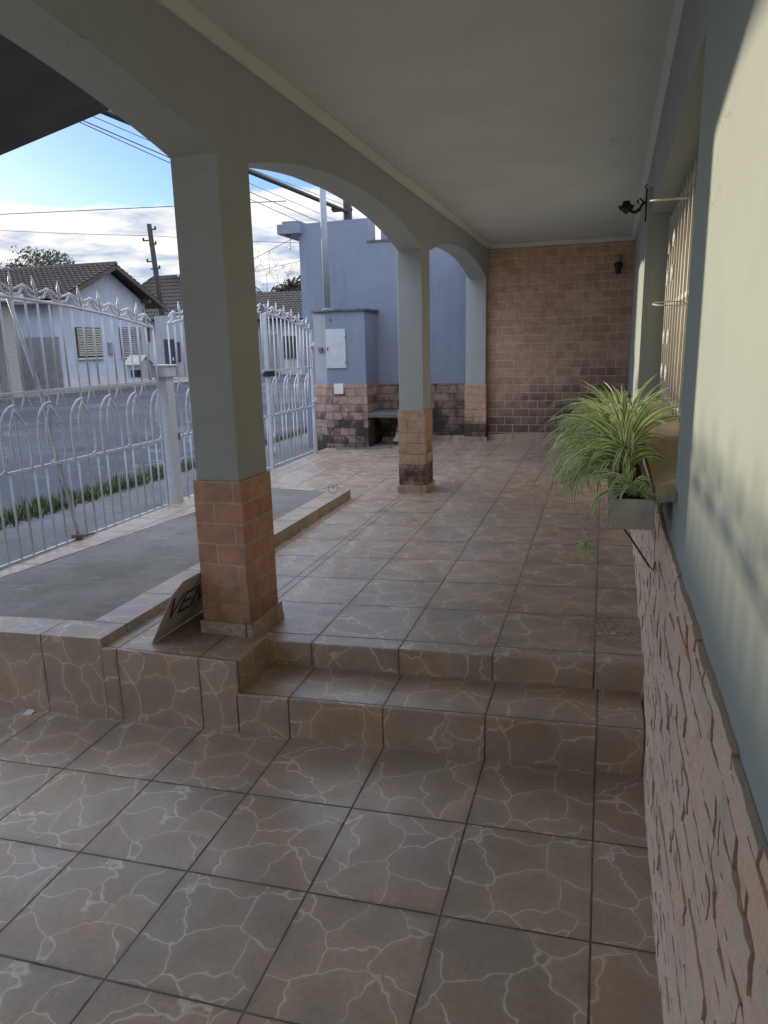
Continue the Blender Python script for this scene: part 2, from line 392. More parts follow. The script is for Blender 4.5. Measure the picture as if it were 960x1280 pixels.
M['house_white_b'] = plaster('far_house_plaster_grey', (.45, .46, .48), streak=.3, bump=.2)
M['house_white_c'] = plaster('far_yard_plaster', (.36, .37, .40), streak=.5, bump=.2)
M['mast'] = mottled('grey_painted_steel', (.33, .36, .42), (.27, .29, .35), 9, .7, .1)
M['gate_grey'] = mottled('corrugated_gate_grey', (.20, .20, .21), (.30, .30, .31), 5, .6, .2, 30, .01)
M['pebble'] = mottled('pebbledash', (.20, .195, .18), (.42, .40, .37), 26, .9, .5, 40, .02)
M['soil'] = mottled('potting_soil', (.03, .022, .016), (.06, .045, .03), 30, .95, .6, 60, .01)
M['wood_dark'] = mottled('dark_stained_boards', (.05, .042, .040), (.085, .07, .062), 3, .7, .3, 30, .01)
M['bark'] = mottled('tree_bark', (.05, .04, .032), (.10, .08, .065), 6, .9, .5, 30, .03)
M['twig'] = mottled('bare_twigs', (.065, .058, .055), (.10, .09, .085), 6, .9, 0)

def concrete_m(name, c1, c2, spot=.5):
    t = NT(name); p = t.pos()
    c = t.mix(t.mr(t.noise(p, 1.7, 7, .68), .32, .68), c1, c2)
    g = t.mr(t.noise(p, 85, 5, .75), .25, .75, .70, 1.22); c = t.mix(1, c, t.comb(g, g, g), 'MULTIPLY')
    sw = t.noise(t.vadd(t.scale(p, (2.2, 9, 1)), t.scale(t.noisec(p, 1.2), .9)), 1.6, 5, .7)
    c = t.mix(t.mr(sw, .56, .72, 0, .5), c, tuple(min(1, v * 1.35) for v in c2))
    c = t.mix(t.mr(t.noise(t.vadd(p, (7, 2, 1)), 4.5, 6, .75), .54, .70, 0, spot), c, tuple(v * .5 for v in c1))
    c = t.mix(t.mr(t.noise(p, 42, 2, .5), .70, .74, 0, .6), c, tuple(v * .4 for v in c1))
    t.color(c); t.rough(.9); t.bump(t.math('ADD', t.noise(p, 60, 5, .7), t.math('MULTIPLY', t.noise(p, 7, 4), .6)), .5, .008); return t.m
M['concrete'] = concrete_m('worn_cement_screed', (.175, .152, .13), (.285, .255, .225))
M['pavement'] = concrete_m('pavement_cement', (.10, .098, .10), (.165, .16, .16))
def asphalt():
    t = NT('street_asphalt'); p = t.pos()
    c = t.mix(t.mr(t.noise(p, .5, 5), .3, .7), (.062, .065, .076), (.10, .104, .118))
    n = t.mr(t.noise(p, 130, 3, .7), .3, .7, .8, 1.2); c = t.mix(1, c, t.comb(n, n, n), 'MULTIPLY')
    v = t.vadd(p, t.scale(t.vadd(t.noisec(p, 2.5), (-.5, -.5, -.5)), .5))
    vo = t.n('ShaderNodeTexVoronoi', feature='DISTANCE_TO_EDGE'); vo.inputs['Scale'].default_value = 2.4; t.l(v, vo.inputs['Vector'])
    cr = t.math('MULTIPLY', t.mr(vo.outputs['Distance'], .02, .05, 1, 0), t.mr(t.noise(t.vadd(p, (2.2, 0, 0)), .35, 4, .6), .50, .56))
    c = t.mix(t.math('MULTIPLY', cr, .75), c, (.20, .195, .19))
    pt = t.mr(t.noise(t.vadd(p, (9, 3, 0)), .28, 3, .5), .60, .62)
    c = t.mix(t.math('MULTIPLY', pt, .4), c, (.035, .035, .04))
    t.color(c); t.rough(.95); t.b.inputs['Specular IOR Level'].default_value = .08; t.bump(t.noise(p, 90, 4, .7), .4, .008); return t.m
M['asphalt'] = asphalt()
def grass_m():
    t = NT('kerb_grass'); p = t.pos()
    c = t.mix(t.mr(t.noise(p, 4, 4), .35, .65), (.045, .085, .022), (.10, .13, .04))
    c = t.mix(t.mr(t.noise(p, 30, 2), .55, .7, 0, .6), c, (.19, .17, .08))
    t.color(c); t.rough(.7); return t.m
M['grass'] = grass_m()
def leaf_m(name, a, b):
    t = NT(name); p = t.pos()
    t.color(t.mix(t.mr(t.noise(p, 2.2, 4), .35, .65), a, b)); t.rough(.65)
    t.b.inputs['Subsurface Weight'].default_value = 0
    return t.m
M['leaf_far'] = leaf_m('far_tree_leaves', (.035, .045, .02), (.075, .08, .035))
M['leaf_dark'] = leaf_m('far_bush_leaves', (.025, .035, .018), (.05, .06, .03))
def roof_m(name, a, b):
    t = NT(name); p = t.pos()
    c = t.mix(t.mr(t.noise(p, 2.0, 5, .7), .3, .7), a, b)
    c = t.mix(t.mr(t.noise(p, 7, 3, .7), .5, .7, 0, .6), c, (.035, .030, .028))
    t.color(c); t.rough(.85); t.bump(t.noise(p, 30, 3), .3, .02); return t.m
M['roof'] = roof_m('weathered_clay_tiles', (.042, .030, .026), (.075, .053, .042))
M['roof_b'] = roof_m('weathered_clay_tiles_brown', (.06, .047, .041), (.10, .076, .064))
def spider_m():
    t = NT('variegated_spider_plant_leaf'); uv = t.xyz(t.n('ShaderNodeUVMap').outputs[0])
    d = t.math('ABSOLUTE', t.math('SUBTRACT', uv[0], .5))
    edge = t.mr(d, .25, .31)
    p = t.pos()
    g = t.mix(t.mr(t.noise(p, 18, 3), .35, .65), (.20, .40, .05), (.34, .54, .085))
    c = t.mix(edge, g, (.93, .95, .76))
    c = t.mix(t.mr(uv[1], .9, 1.0, 0, .5), c, (.30, .24, .10))
    t.color(c); t.rough(.45)
    tr = t.n('ShaderNodeBsdfTranslucent'); t.l(c, tr.inputs[0])
    mx = t.n('ShaderNodeMixShader'); mx.inputs[0].default_value = .28
    out = t.t.nodes['Material Output']
    t.l(t.b.outputs[0], mx.inputs[1]); t.l(tr.outputs[0], mx.inputs[2]); t.l(mx.outputs[0], out.inputs[0])
    return t.m
M['spider'] = spider_m()
def stone_m():
    t = NT('split_ledger_stone'); p = t.pos()
    a = t.n('ShaderNodeAttribute'); a.attribute_name = 'tone'
    rp_ = t.n('ShaderNodeValToRGB'); t.l(a.outputs['Fac'], rp_.inputs[0]); cr = rp_.color_ramp
    cr.elements[0].position = 0; cr.elements[0].color = (.80, .575, .42, 1); cr.elements[1].position = 1; cr.elements[1].color = (.84, .65, .49, 1)
    for pos_, c_ in ((.3, (.82, .56, .40, 1)), (.55, (.72, .55, .42, 1)), (.75, (.84, .555, .38, 1)), (.9, (.64, .51, .41, 1))):
        e = cr.elements.new(pos_); e.color = c_
    c = t.mix(t.mr(t.noise(p, 5, 5, .65), .4, .65, 0, .55), rp_.outputs[0], (.80, .64, .50))
    c = t.mix(t.mr(t.noise(t.vadd(p, (4, 4, 9)), 9, 5, .7), .55, .70, 0, .6), c, (.52, .39, .30))
    g = t.mr(t.noise(p, 120, 4, .75), .25, .75, .80, 1.15); c = t.mix(1, c, t.comb(g, g, g), 'MULTIPLY')
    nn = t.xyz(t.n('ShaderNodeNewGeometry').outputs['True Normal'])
    end_shade = t.mr(t.math('ABSOLUTE', nn[0]), .30, .60, 1, 0)          # shade painted onto stone ends and beds by their facing
    c = t.mix(t.math('MULTIPLY', end_shade, t.mr(t.math('ABSOLUTE', nn[1]), .2, .7, .25, .62)), c, (.24, .135, .09))
    t.color(c); t.rough(.88)
    t.bump(t.math('ADD', t.noise(p, 70, 5, .7), t.math('MULTIPLY', t.noise(p, 210, 3), .4)), .5, .005); return t.m
M['stone'] = stone_m()
def sill_m():
    t = NT('wood_look_sill_tile'); p = t.pos(); x, y, z = t.xyz(p)
    g = t.noise(t.scale(p, (9, 1.2, 1)), 4.5, 5, .65, .6)
    c = t.mix(t.mr(g, .3, .7), (.32, .255, .17), (.46, .375, .265))
    c = t.mix(t.mr(t.noise(t.scale(p, (30, 2.0, 1)), 3, 3), .62, .72, 0, .5), c, (.13, .10, .07))
    fy = t.math('FRACT', t.math('DIVIDE', t.math('ADD', y, .26), .40))
    j = t.mr(t.math('MINIMUM', fy, t.math('SUBTRACT', 1, fy)), .004, .008, 1, 0)
    c = t.mix(t.math('MULTIPLY', j, .7), c, (.09, .07, .05))
    t.color(c); t.rough(.5); t.bump(t.math('SUBTRACT', g, j), .25, .003); return t.m
M['sill'] = sill_m()
M['sign_face'] = mottled('sign_board_face', (.58, .55, .50), (.46, .44, .40), 9, .5, 0)
M['sign_ink'] = mottled('sign_board_ink', (.022, .02, .022), (.03, .028, .03), 9, .6, 0)
M['louver_cream'] = mottled('cream_wooden_shutter', (.28, .25, .19), (.21, .185, .14), 6, .6, .1)
M['louver'] = mottled('wooden_shutter', (.36, .33, .27), (.27, .245, .20), 6, .7, 0)

# ------------------------------------------------------------------ ground and street
SX, SY2, SY1 = .03335, .0096, .01826
def zl(x, y): return SX * x + SY1 * y
def zu(x, y): return .3004 + SX * x + SY2 * y
def lift_l(x, y, z): return (x, y, z + zl(x, y))
def lift_u(x, y, z): return (x, y, z + zu(x, y))

b = MB(); b.face([(-400, -300, -.62), (300, -300, -.62), (300, 700, -.62), (-400, 700, -.62)])
struct(b.build('ground', mottled('bare_ground', (.10, .085, .065), (.16, .14, .105), .4, .95, .3, 8, .05)))
b = MB(); b.face([(-5.05, -40, .085), (-5.05, 160, .085), (-16.0, 160, .30), (-16.0, -40, .30)])
struct(b.build('street', M['asphalt']))
b = MB(); b.box(-4.86, -3.66, -6, 160, -.5, .19)
struct(b.build('sidewalk', M['pavement'], bevel=.01))
b = MB(); b.box(-5.05, -4.85, -6, 160, -.5, .10)
struct(b.build('kerb_strip', M['soil']))
b = MB(); b.box(-60, -15.9, -40, 160, -.5, .395)
b.box(-16.05, -15.89, -40, 160, -.5, .402)
struct(b.build('far_sidewalk', M['concrete_dark']))

# lower tiled floor
b = MB(); b.box(-3.62, .30, -5.6, .43, -.35, 0, lift_l)
struct(b.build('garage_floor', M['tile_low']))
# upper tiled floor
b = MB(); b.box(-3.66, .42, .722, 7.72, -.45, 0, lift_u)
struct(b.build('veranda_floor', M['tile_up'], bevel=.006))

# steps and platform
b = MB(); b.box(-1.512, .17, .403, .735, -.35, .178, lambda x, y, z: (x, y, z + zl(x, .4) + (.005 if z > 0 else 0)))
o = b.build('tiled_step', M['tile_low'], bevel=.006)
tag(o, 'lower tiled step of brown stone print tiles leading up to the veranda', 'step')
b = MB(); b.prism([(-2.19, .403), (-1.495, .403), (-1.495, .728), (-1.556, .728), (-1.556, 1.04), (-2.19, 1.04)], -.3, .288)
o = b.build('tiled_platform', M['tile_low'], bevel=.006)
tag(o, 'low tiled block beside the steps on which the near column and the sign stand', 'platform')

# raised bed with tiled rim and concrete filling
t = thing('raised_bed', (-2.9, 2.2, .2), 'raised bed beside the street fence with pale tiled rim and worn concrete filling', 'raised bed')
outer = [(-3.66, .403), (-2.178, .403), (-2.178, 3.88), (-3.66, 4.22)]
inner = [(-3.56, .575), (-2.37, .60), (-2.37, 3.76), (-3.05, 3.97)]
def bz(x, y): return zu(x, y) + .098 - .006 * max(0, y - 1)
b = MB()
for i in range(4):
    a0, a1 = outer[i], outer[(i + 1) % 4]; c0, c1 = inner[i], inner[(i + 1) % 4]
    b.face([(a0[0], a0[1], bz(*a0)), (a1[0], a1[1], bz(*a1)), (c1[0], c1[1], bz(*c1)), (c0[0], c0[1], bz(*c0))])
    b.face([(a0[0], a0[1], -.4), (a1[0], a1[1], -.4), (a1[0], a1[1], bz(*a1)), (a0[0], a0[1], bz(*a0))])
    b.face([(c0[0], c0[1], bz(*c0)), (c1[0], c1[1], bz(*c1)), (c1[0], c1[1], bz(*c1) - .05), (c0[0], c0[1], bz(*c0) - .05)])
b.build('tiled_rim', M['tile_bed'], t, bevel=.004)
b = MB(); NX, NY = 30, 60
vs = []
for j in range(NY + 1):
    for i in range(NX + 1):
        u, v = i / NX, j / NY
        p = [(inner[0][k] * (1 - u) + inner[1][k] * u) * (1 - v) + (inner[3][k] * (1 - u) + inner[2][k] * u) * v for k in (0, 1)]
        vs.append((p[0], p[1], bz(*p) - .006 + .006 * noise.noise(Vector((p[0] * 3, p[1] * 3, 0)))))
b.add(vs, [(j * (NX + 1) + i, j * (NX + 1) + i + 1, (j + 1) * (NX + 1) + i + 1, (j + 1) * (NX + 1) + i) for j in range(NY) for i in range(NX)], True)
b.build('concrete_fill', M['concrete'], t)

# ------------------------------------------------------------------ columns, arched beam, ceiling
def shx(y): return .0075 * y
def column(x0, x1, y0, y1, zb, zbr, zt, label, bm, name='porch_column', plinth_h=(.06, .08)):
    d = shx((y0 + y1) / 2)
    x0 += d; x1 += d
    t = thing(name, ((x0 + x1) / 2, (y0 + y1) / 2, zb), label, 'column', 'columns carrying the arched beam')
    b = MB(); b.box(x0, x1, y0, y1, zbr - .01, zt); b.build('shaft', M['plaster_col'], t, bevel=.006)
    b = MB(); b.box(x0 - .012, x1 + .013, y0 - .014, y1 + .012, zb, zbr); b.build('brick_base', bm, t, bevel=.005)
    b = MB(); b.box(x0 - .024, x1 + .028, y0 - .03, y1 + .03, zb - .05, zb + .066); b.build('plinth', M['tile_skirt'], t, bevel=.004)
    return t
column(-1.805, -1.585, .70, .985, .284, 1.024, 2.405, 'nearest veranda column with warm reddish brick base and grey plaster shaft', M['brick_c1'])
column(-1.810, -1.587, 4.13, 4.42, .288, 1.038, 2.415, 'slim middle veranda column whose brick base is stained black near the floor', M['brick_c2'])
column(-1.855, -1.588, 7.545, 7.648, .31, 1.075, 2.43, 'half column against the end wall with its short brick base and pale shaft', M['brick_c2'], 'wall_pilaster')

arches = [(-2.55, .70, 2.385, 2.575), (.985, 4.13, 2.405, 2.58), (4.42, 7.545, 2.415, 2.60)]
def arch_z(y):
    for a, c, zs, zp in arches:
        if a < y < c:
            m_, h = (a + c) / 2, (c - a) / 2
            q = (y - m_) / h
            # three-centred look: flat crown, rounder haunches
            return zs + (zp - zs) * (1 - abs(q) ** 2.15)
    return None
b = MB(); ys = []
for k in range(-64, 154): ys.append(k * .05)
for a, c, zs, zp in arches: ys += [a + 1e-4, a + .006, c - .006, c - 1e-4, a - 1e-4, c + 1e-4]
ys = sorted([y for y in ys if -3.2 <= y <= 7.65] + [7.65])
def bot(y):
    z = arch_z(y)
    if z is None: return 2.4 if y < 4 else 2.41
    return z
ztop = 3.02; XB0, XB1 = -1.805, -1.585
for y0_, y1_ in zip(ys[:-1], ys[1:]):
    if y1_ - y0_ < 1e-7: continue
    mid = (y0_ + y1_) / 2
    if arch_z(mid) is None: za = zb_ = 2.4 if mid < 4 else 2.41
    else: za, zb_ = bot(y0_) if arch_z(y0_) else bot(mid), bot(y1_) if arch_z(y1_) else bot(mid)
    a0, a1, c0, c1 = XB0 + shx(y0_), XB1 + shx(y0_), XB0 + shx(y1_), XB1 + shx(y1_)
    b.face([(a1, y0_, za), (c1, y1_, zb_), (c1, y1_, ztop), (a1, y0_, ztop)])
    b.face([(a0, y0_, ztop), (c0, y1_, ztop), (c0, y1_, zb_), (a0, y0_, za)])
    b.face([(a0, y0_, za), (c0, y1_, zb_), (c1, y1_, zb_), (a1, y0_, za)], abs(zb_ - za) > 0)
    b.face([(a1, y0_, ztop), (c1, y1_, ztop), (c0, y1_, ztop), (a0, y0_, ztop)])
o = b.build('arched_beam', M['plaster_col'], fix=False)
tag(o, 'long plastered beam with shallow arches running above the veranda columns', 'beam')

ZC = 2.84
b = MB(); b.box(-1.70, .75, -5.6, 7.8, ZC, ZC + .12, lambda x, y, z: (x + shx(y), y, z))
struct(b.build('porch_ceiling', M['ceil']))
def wx(y): return .18 + .012 * max(y, 0)
b = MB()
def cornice(p0, p1, nrm):
    p0, p1, nrm = Vector(p0), Vector(p1), Vector(nrm)
    prof = [(0, 0), (.05, 0), (.05, -.012), (.03, -.028), (.012, -.05), (0, -.05)]
    A = [p0 + nrm * a + Vector((0, 0, z)) for a, z in prof]; B = [p1 + nrm * a + Vector((0, 0, z)) for a, z in prof]
    n = len(prof); b.add(A + B, [(i, (i + 1) % n, n + (i + 1) % n, n + i) for i in range(n)] + [tuple(range(n)), tuple(range(n, 2 * n))[::-1]])
cornice((-1.583 + shx(-3), -3, ZC - .001), (-1.583 + shx(7.6), 7.6, ZC - .001), (1, 0, 0))
cornice((wx(0) - .001, -3, ZC - .001), (wx(7.6) - .001, 7.6, ZC - .001), (-1, 0, 0))
cornice((-1.5, 7.648, ZC - .002), (wx(7.6), 7.648, ZC - .002), (0, -1, 0))
o = b.build('ceiling_moulding', M['ceil']); tag(o, 'thin painted moulding strip where the veranda ceiling meets the walls and beam', 'moulding')

# sloping roof seen through the nearest arch
t = thing('side_roof', (-2.9, -1.5, 2.8), 'dark sloping roof underside seen through the nearest arch above the street side', 'roof')
def rz(x): return 3.034 + .2114 * (x + 3.026)
b = MB(); b.add([(x, y, rz(x) + dz) for dz in (0, .03) for y in (-5.5, 2.0) for x in (-3.95, -1.81)],
                [(0, 2, 3, 1), (4, 5, 7, 6), (0, 1, 5, 4), (2, 6, 7, 3), (0, 4, 6, 2), (1, 3, 7, 5)])
b.build('board_lining', M['wood_dark'], t)
b = MB(); n = 43
for k in range(n):
    y = -5.4 + k * .17
    b.add([(x, y + dy, rz(x) + .034 + dz) for x in (-4.0, -1.83) for dy, dz in ((0, 0), (.05, .05), (.11, .05), (.16, 0))],
          [(0, 1, 5, 4), (1, 2, 6, 5), (2, 3, 7, 6), (0, 4, 7, 3), (0, 3, 2, 1), (4, 5, 6, 7)])
b.build('clay_tiles', M['roof'], t)

# ------------------------------------------------------------------ house wall with window (right)
JN, JF, ZS, ZH = 0.03, 2.90, 1.20, 2.36
t = thing('house_wall', (.3, 1, 0), 'pale green plastered house wall with a barred window and rough stone below', 'wall')
def fw_(x, y, z): return (x + .012 * max(y, 0), y, z)
b = MB()
b.box(.18, .42, -5.6, JN, -.3, 3.0, fw_)
b.box(.18, .42, JN, JF, -.3, ZS - .03, fw_)
b.box(.18, .42, JN, JF, ZH, 3.0, fw_)
b.box(.18, .42, JF, 7.75, -.3, 3.0, fw_)
b.box(.152, .1795, JF + .002, JF + .13, ZS + .02, ZH + .16, fw_)   # raised surround, far side
b.build('plaster', M['plaster_house'], t)

# split ledger stones: short strips laid in courses, each with its own projection
def stone_courses():
    rnd = random.Random(3)
    vs = []; fs = []; tone = []
    z = -.16; row = 0
    while z < 1.0:
        h = rnd.uniform(.042, .068); zt = min(z + h, 1.016)
        if 1.016 - zt < .02: zt = 1.016
        y = -2.7 - rnd.uniform(0, .2)
        while y < 7.55:
            L = rnd.uniform(.10, .34) if rnd.random() < .75 else rnd.uniform(.05, .10)
            pr = rnd.choice((0, .001, .001, .0015, .002, .003, .005)) + rnd.uniform(-.0006, .0006)
            tn = rnd.random(); tilt = rnd.uniform(-.006, .006); tl2 = rnd.uniform(-.0015, .0015)
            ny, nz = max(3, int(L / .025)), 5
            ztop = zt - .0010 + (rnd.uniform(-.007, .003) if zt > 1.01 else 0)
            y0, y1 = y + .0012, y + L - .0012
            o = len(vs)
            for a in range(ny + 1):
                for b_ in range(nz + 1):
                    u, v = a / ny, b_ / nz
                    yy = y0 + (y1 - y0) * u; zz = z + .0010 + (ztop - z - .0010) * v
                    e = min(u, 1 - u, v, 1 - v)
                    jit = .0026 * noise.noise(Vector((yy * 38, zz * 55, row * 3.1))) + .0022 * noise.noise(Vector((yy * 95, zz * 40, 7)))
                    ed = .0009 if e == 0 else 0
                    yy += .0022 * noise.noise(Vector((zz * 120, yy * 30, 2))) if u in (0, 1) else 0
                    zz += .002 * noise.noise(Vector((yy * 60, zz * 30, 5))) if v in (0, 1) else 0
                    x = .1705 + .008 * max(yy, 0) - pr - jit + ed - tilt * (u - .5) - tl2 * (v - .5)
                    vs.append((x, yy, zz)); tone.append(tn)
            for a in range(ny):
                for b_ in range(nz):
                    p = o + a * (nz + 1) + b_; fs.append((p, p + 1, p + nz + 2, p + nz + 1))
            ring = [o + b_ for b_ in range(nz + 1)] + [o + a * (nz + 1) + nz for a in range(1, ny + 1)] + [o + ny * (nz + 1) + b_ for b_ in range(nz - 1, -1, -1)] + [o + a * (nz + 1) for a in range(ny - 1, 0, -1)]
            o2 = len(vs)
            for r_ in ring:
                q = vs[r_]; vs.append((.1795 + .008 * max(q[1], 0), q[1], q[2])); tone.append(tn)
            n = len(ring)
            for k in range(n): fs.append((ring[k], o2 + k, o2 + (k + 1) % n, ring[(k + 1) % n]))
            y += L
        z = zt; row += 1
    b = MB(); b.add(vs, fs, False)
    o = b.build('stone_cladding', M['stone'], t)
    at = o.data.attributes.new('tone', 'FLOAT', 'POINT'); at.data.foreach_set('value', tone)
    return o
stone_courses()
b = MB(); b.box(.174, .1796, -5.5, 7.6, .985, 1.021, fw_); b.build('mortar_ledge', M['concrete_trough'], t)

# window: frame, panes, grille, sill
win = MB()
GX = .30
def gx(y): return GX + .012 * y
b = MB()
for (y0_, y1_, z0_, z1_) in ((JN, JF, ZS + .02, ZS + .055), (JN, JF, ZH - .05, ZH), (JN, JN + .04, ZS + .05, ZH - .05), (JF - .04, JF, ZS + .05, ZH - .05), (1.45, 1.49, ZS + .05, ZH - .05)):
    b.box(GX + .04, GX + .085, y0_, y1_, z0_, z1_, fw_)
wf = b.build('window', M['cream_metal'], t)
b = MB(); b.box(GX + .10, GX + .11, JN, JF, ZS, ZH, fw_); b.build('pane', M['glass'], wf)
y = JN + .05
while y < JF - .3:
    b = MB(); b.box(GX + .050, GX + .068, y, y + .335, ZS + .06, ZH - .055, fw_); b.box(GX + .044, GX + .0495, y + .05, y + .285, ZS + .13, ZH - .13, fw_)
    b.build('shutter', M['louver_cream'], wf, bevel=.003); y += .352
gr = MB()
for zz in (ZS + .07, 1.80, ZH - .06): gr.box(GX - .008, GX + .004, JN + .01, JF - .01, zz - .012, zz + .012, fw_)
gr = gr.build('grille', M['cream_metal'], t)
y = JN + .05
while y < JF - .02:
    q = MB(); q.tube([(gx(y) - .012, y, ZS + .03), (gx(y) - .012, y, ZH - .02)], .0062, 6); q.build('bar', M['cream_metal'], gr); y += .185
for yc in (2.25, 2.62):
    for zc_ in (1.42, 1.62, 1.96, 2.14):
        pts = []
        for k in range(22):
            a = k / 21 * 4.2 * math.pi; rr = .012 + .042 * k / 21
            pts.append((gx(yc) - .024, yc + rr * math.cos(a), zc_ + rr * math.sin(a)))
        q = MB(); q.tube(pts, .0035, 5); q.build('scroll', M['cream_metal'], gr)
b = MB()
prof = [(.355, 1.243), (.132, 1.168), (.130, 1.150), (.355, 1.20)]
A = [(x, -.04, z) for x, z in prof]; Bv = [(x + .006, JN - .001, z) for x, z in prof]
def sl(y0_, y1_, xin0, xin1):
    P0 = [(xin0 if x > .2 else x + .006 * max(y0_, 0), y0_, (z if x <= .2 else 1.243 - (.355 - xin0) * .337 if z > 1.22 else 1.20 - (.355 - xin0) * .224)) for x, z in prof]
    P1 = [(xin1 if x > .2 else x + .006 * max(y1_, 0), y1_, (z if x <= .2 else 1.243 - (.355 - xin1) * .337 if z > 1.22 else 1.20 - (.355 - xin1) * .224)) for x, z in prof]
    b.add(P0 + P1, [(0, 1, 2, 3), (4, 7, 6, 5), (0, 4, 5, 1), (1, 5, 6, 2), (2, 6, 7, 3), (3, 7, 4, 0)])
sl(-.045, JN, .179, .179); sl(JN, JF - .002, .345, .345)
b.build('window_sill', M['sill'], t)

# end wall, and an added wall behind the camera
b = MB(); b.box(-1.578, .55, 7.65, 7.85, .0, 2.98)
o = b.build('brick_end_wall', M['brick_end']); tag(o, 'brick faced end wall of the veranda darker and damp along its lower third', 'wall')
b = MB(); b.box(-1.5, wx(7.6), 7.622, 7.651, .2, .40, lambda x, y, z: (x, y, z if z < .3 else zu(x, y) + .075))
o = b.build('tile_skirting', M['tile_skirt']); tag(o, 'strip of tile skirting along the foot of the brick end wall', 'skirting')

b = MB(); b.box(-3.0, .6, -5.8, -5.6, -.5, 3.0)  # unseen wall added to keep rear skylight off the column fronts
o = b.build('added_dimming_wall', M['plaster']); tag(o, 'plain plastered wall added unseen behind the viewer to keep the porch dim', 'wall')

# ------------------------------------------------------------------ neighbour wall on the left end
t = thing('boundary_wall', (-2.9, 7.75, .2), 'tall weathered bluish plaster wall with canopy stub and damp brick base at the yard end', 'wall')
b = MB()
b.prism([(-4.15, 7.65), (-3.135, 7.65), (-3.135, 7.95), (-4.15, 7.95)], .2, 3.28, lambda x, y, z: (x, y, z if z < 1 else 3.275 + .012 * (x + 3.1)))
b.box(-3.135, -1.585, 7.652, 7.95, .2, 2.965)
b.build('plaster', M['plaster_nb'], t)
b = MB(); b.box(-3.16, -1.7, 7.64, 7.98, 2.965, 2.99); b.build('coping', M['concrete_dark'], t)
b = MB(); b.box(-3.05, -1.72, 7.632, 7.651, .2, 1.085); b.build('brick_base', M['brick_niche'], t)
b = MB(); b.box(-3.0, -1.72, 7.61, 7.6315, .2, .5, lambda x, y, z: (x, y, z if z < .3 else zu(x, y) + .07)); b.build('skirting', M['tile_skirt'], t)
b = MB(); b.prism([(-4.43, 7.55), (-4.10, 7.55), (-4.10, 8.6), (-4.43, 8.6)], 3.13, 3.262)
b.box(-4.36, -4.10, 7.57, 8.6, 3.2625, 3.30); b.build('canopy_slab', M['plaster_nb'], t, bevel=.01)
b = MB(); b.box(-3.10, -2.62, 8.1, 8.4, 2.9, 3.22); b.build('rear_parapet', M['plaster_nb'], t)
o = None
t2 = thing('hanging_lamp_socket', (-4.27, 7.62, 2.93), 'bare lamp socket dangling on a wire under the canopy stub', 'lamp')
b = MB(); b.tube([(-4.27, 7.62, 3.125), (-4.262, 7.62, 3.05), (-4.275, 7.62, 2.99)], .004, 5); b.build('wire', M['cable'], t2)
b = MB(); b.lathe([(.006, .0), (.016, -.01), (.018, -.05), (.010, -.06)], (-4.275, 7.62, 2.99), 10); b.build('socket', M['white_wire'], t2)
b = MB(); b.lathe([(.04, 0), (.04, -.012), (.02, -.02)], (-4.29, 7.62, 3.129), 12); b.build('ceiling_plate', M['wire'], t2)

t = thing('meter_cabinet', (-3.4, 7.35, .2), 'plastered meter housing with white door panel and stained brick base against the tall wall', 'meter cabinet')
fp = [(-3.83, 7.25), (-3.60, 7.10), (-3.05, 7.10), (-3.05, 7.649), (-3.83, 7.649)]
b = MB(); b.prism(fp, .2, 2.06); b.build('body', M['plaster_nb'], t, bevel=.006)
def grow(fp, e): return [(-3.83 - e, 7.25 - e * .6), (-3.60 - e * .4, 7.10 - e), (-3.05 + e, 7.10 - e), (-3.05 + e, 7.647), (-3.83 - e, 7.647)]
b = MB(); b.prism(grow(fp, .03), 2.06, 2.085); b.build('cap', M['concrete_dark'], t)
b = MB(); b.prism(grow(fp, .012), .2, 1.115); b.build('brick_base', M['brick_nb'], t)
b = MB(); b.box(-3.595, -3.318, 7.080, 7.1, 1.325, 1.832); d = b.build('door_panel', M['white_metal'], t, bevel=.004)
for zz in (1.42, 1.74):
    q = MB(); q.tube([(-3.324, 7.076, zz - .03), (-3.324, 7.076, zz + .03)], .007, 6); q.build('hinge', M['white_metal'], d)
q = MB(); q.box(-3.578, -3.562, 7.072, 7.081, 1.56, 1.60); q.build('latch', M['wire'], d)
b = MB(); b.box(-3.50, -3.368, 7.070, 7.087, .985, 1.122); b.build('cover_plate', M['white_plastic'], t, bevel=.003)
b = MB(); b.box(-3.735, -3.675, 7.135, 7.19, 1.535, 1.60, lambda x, y, z: (x, y - .6 * (x + 3.70), z)); b.build('peephole', M['dark_gap'], t)
b = MB(); b.lathe([(.012, 0), (.012, .01)], (-3.52, 7.09, 1.95), 8); b.build('screw_hole', M['dark_gap'], t)

t = thing('service_mast', (-3.565, 7.18, 2.085), 'thick pale grey service mast rising from the meter housing past the arch', 'mast')
b = MB(); b.tube([(-3.60, 7.2, 2.085), (-3.60, 7.2, 3.98)], .042, 14); b.build('tube', M['mast'], t)
b = MB(); b.lathe([(.07, 0), (.07, .012), (.05, .02)], (-3.60, 7.2, 2.084), 14); b.build('foot_flange', M['mast'], t)
b = MB(); b.lathe([(.049, 0), (.055, .01), (.055, .04), (.02, .07)], (-3.60, 7.2, 3.975), 14); b.build('cap', M['mast'], t)

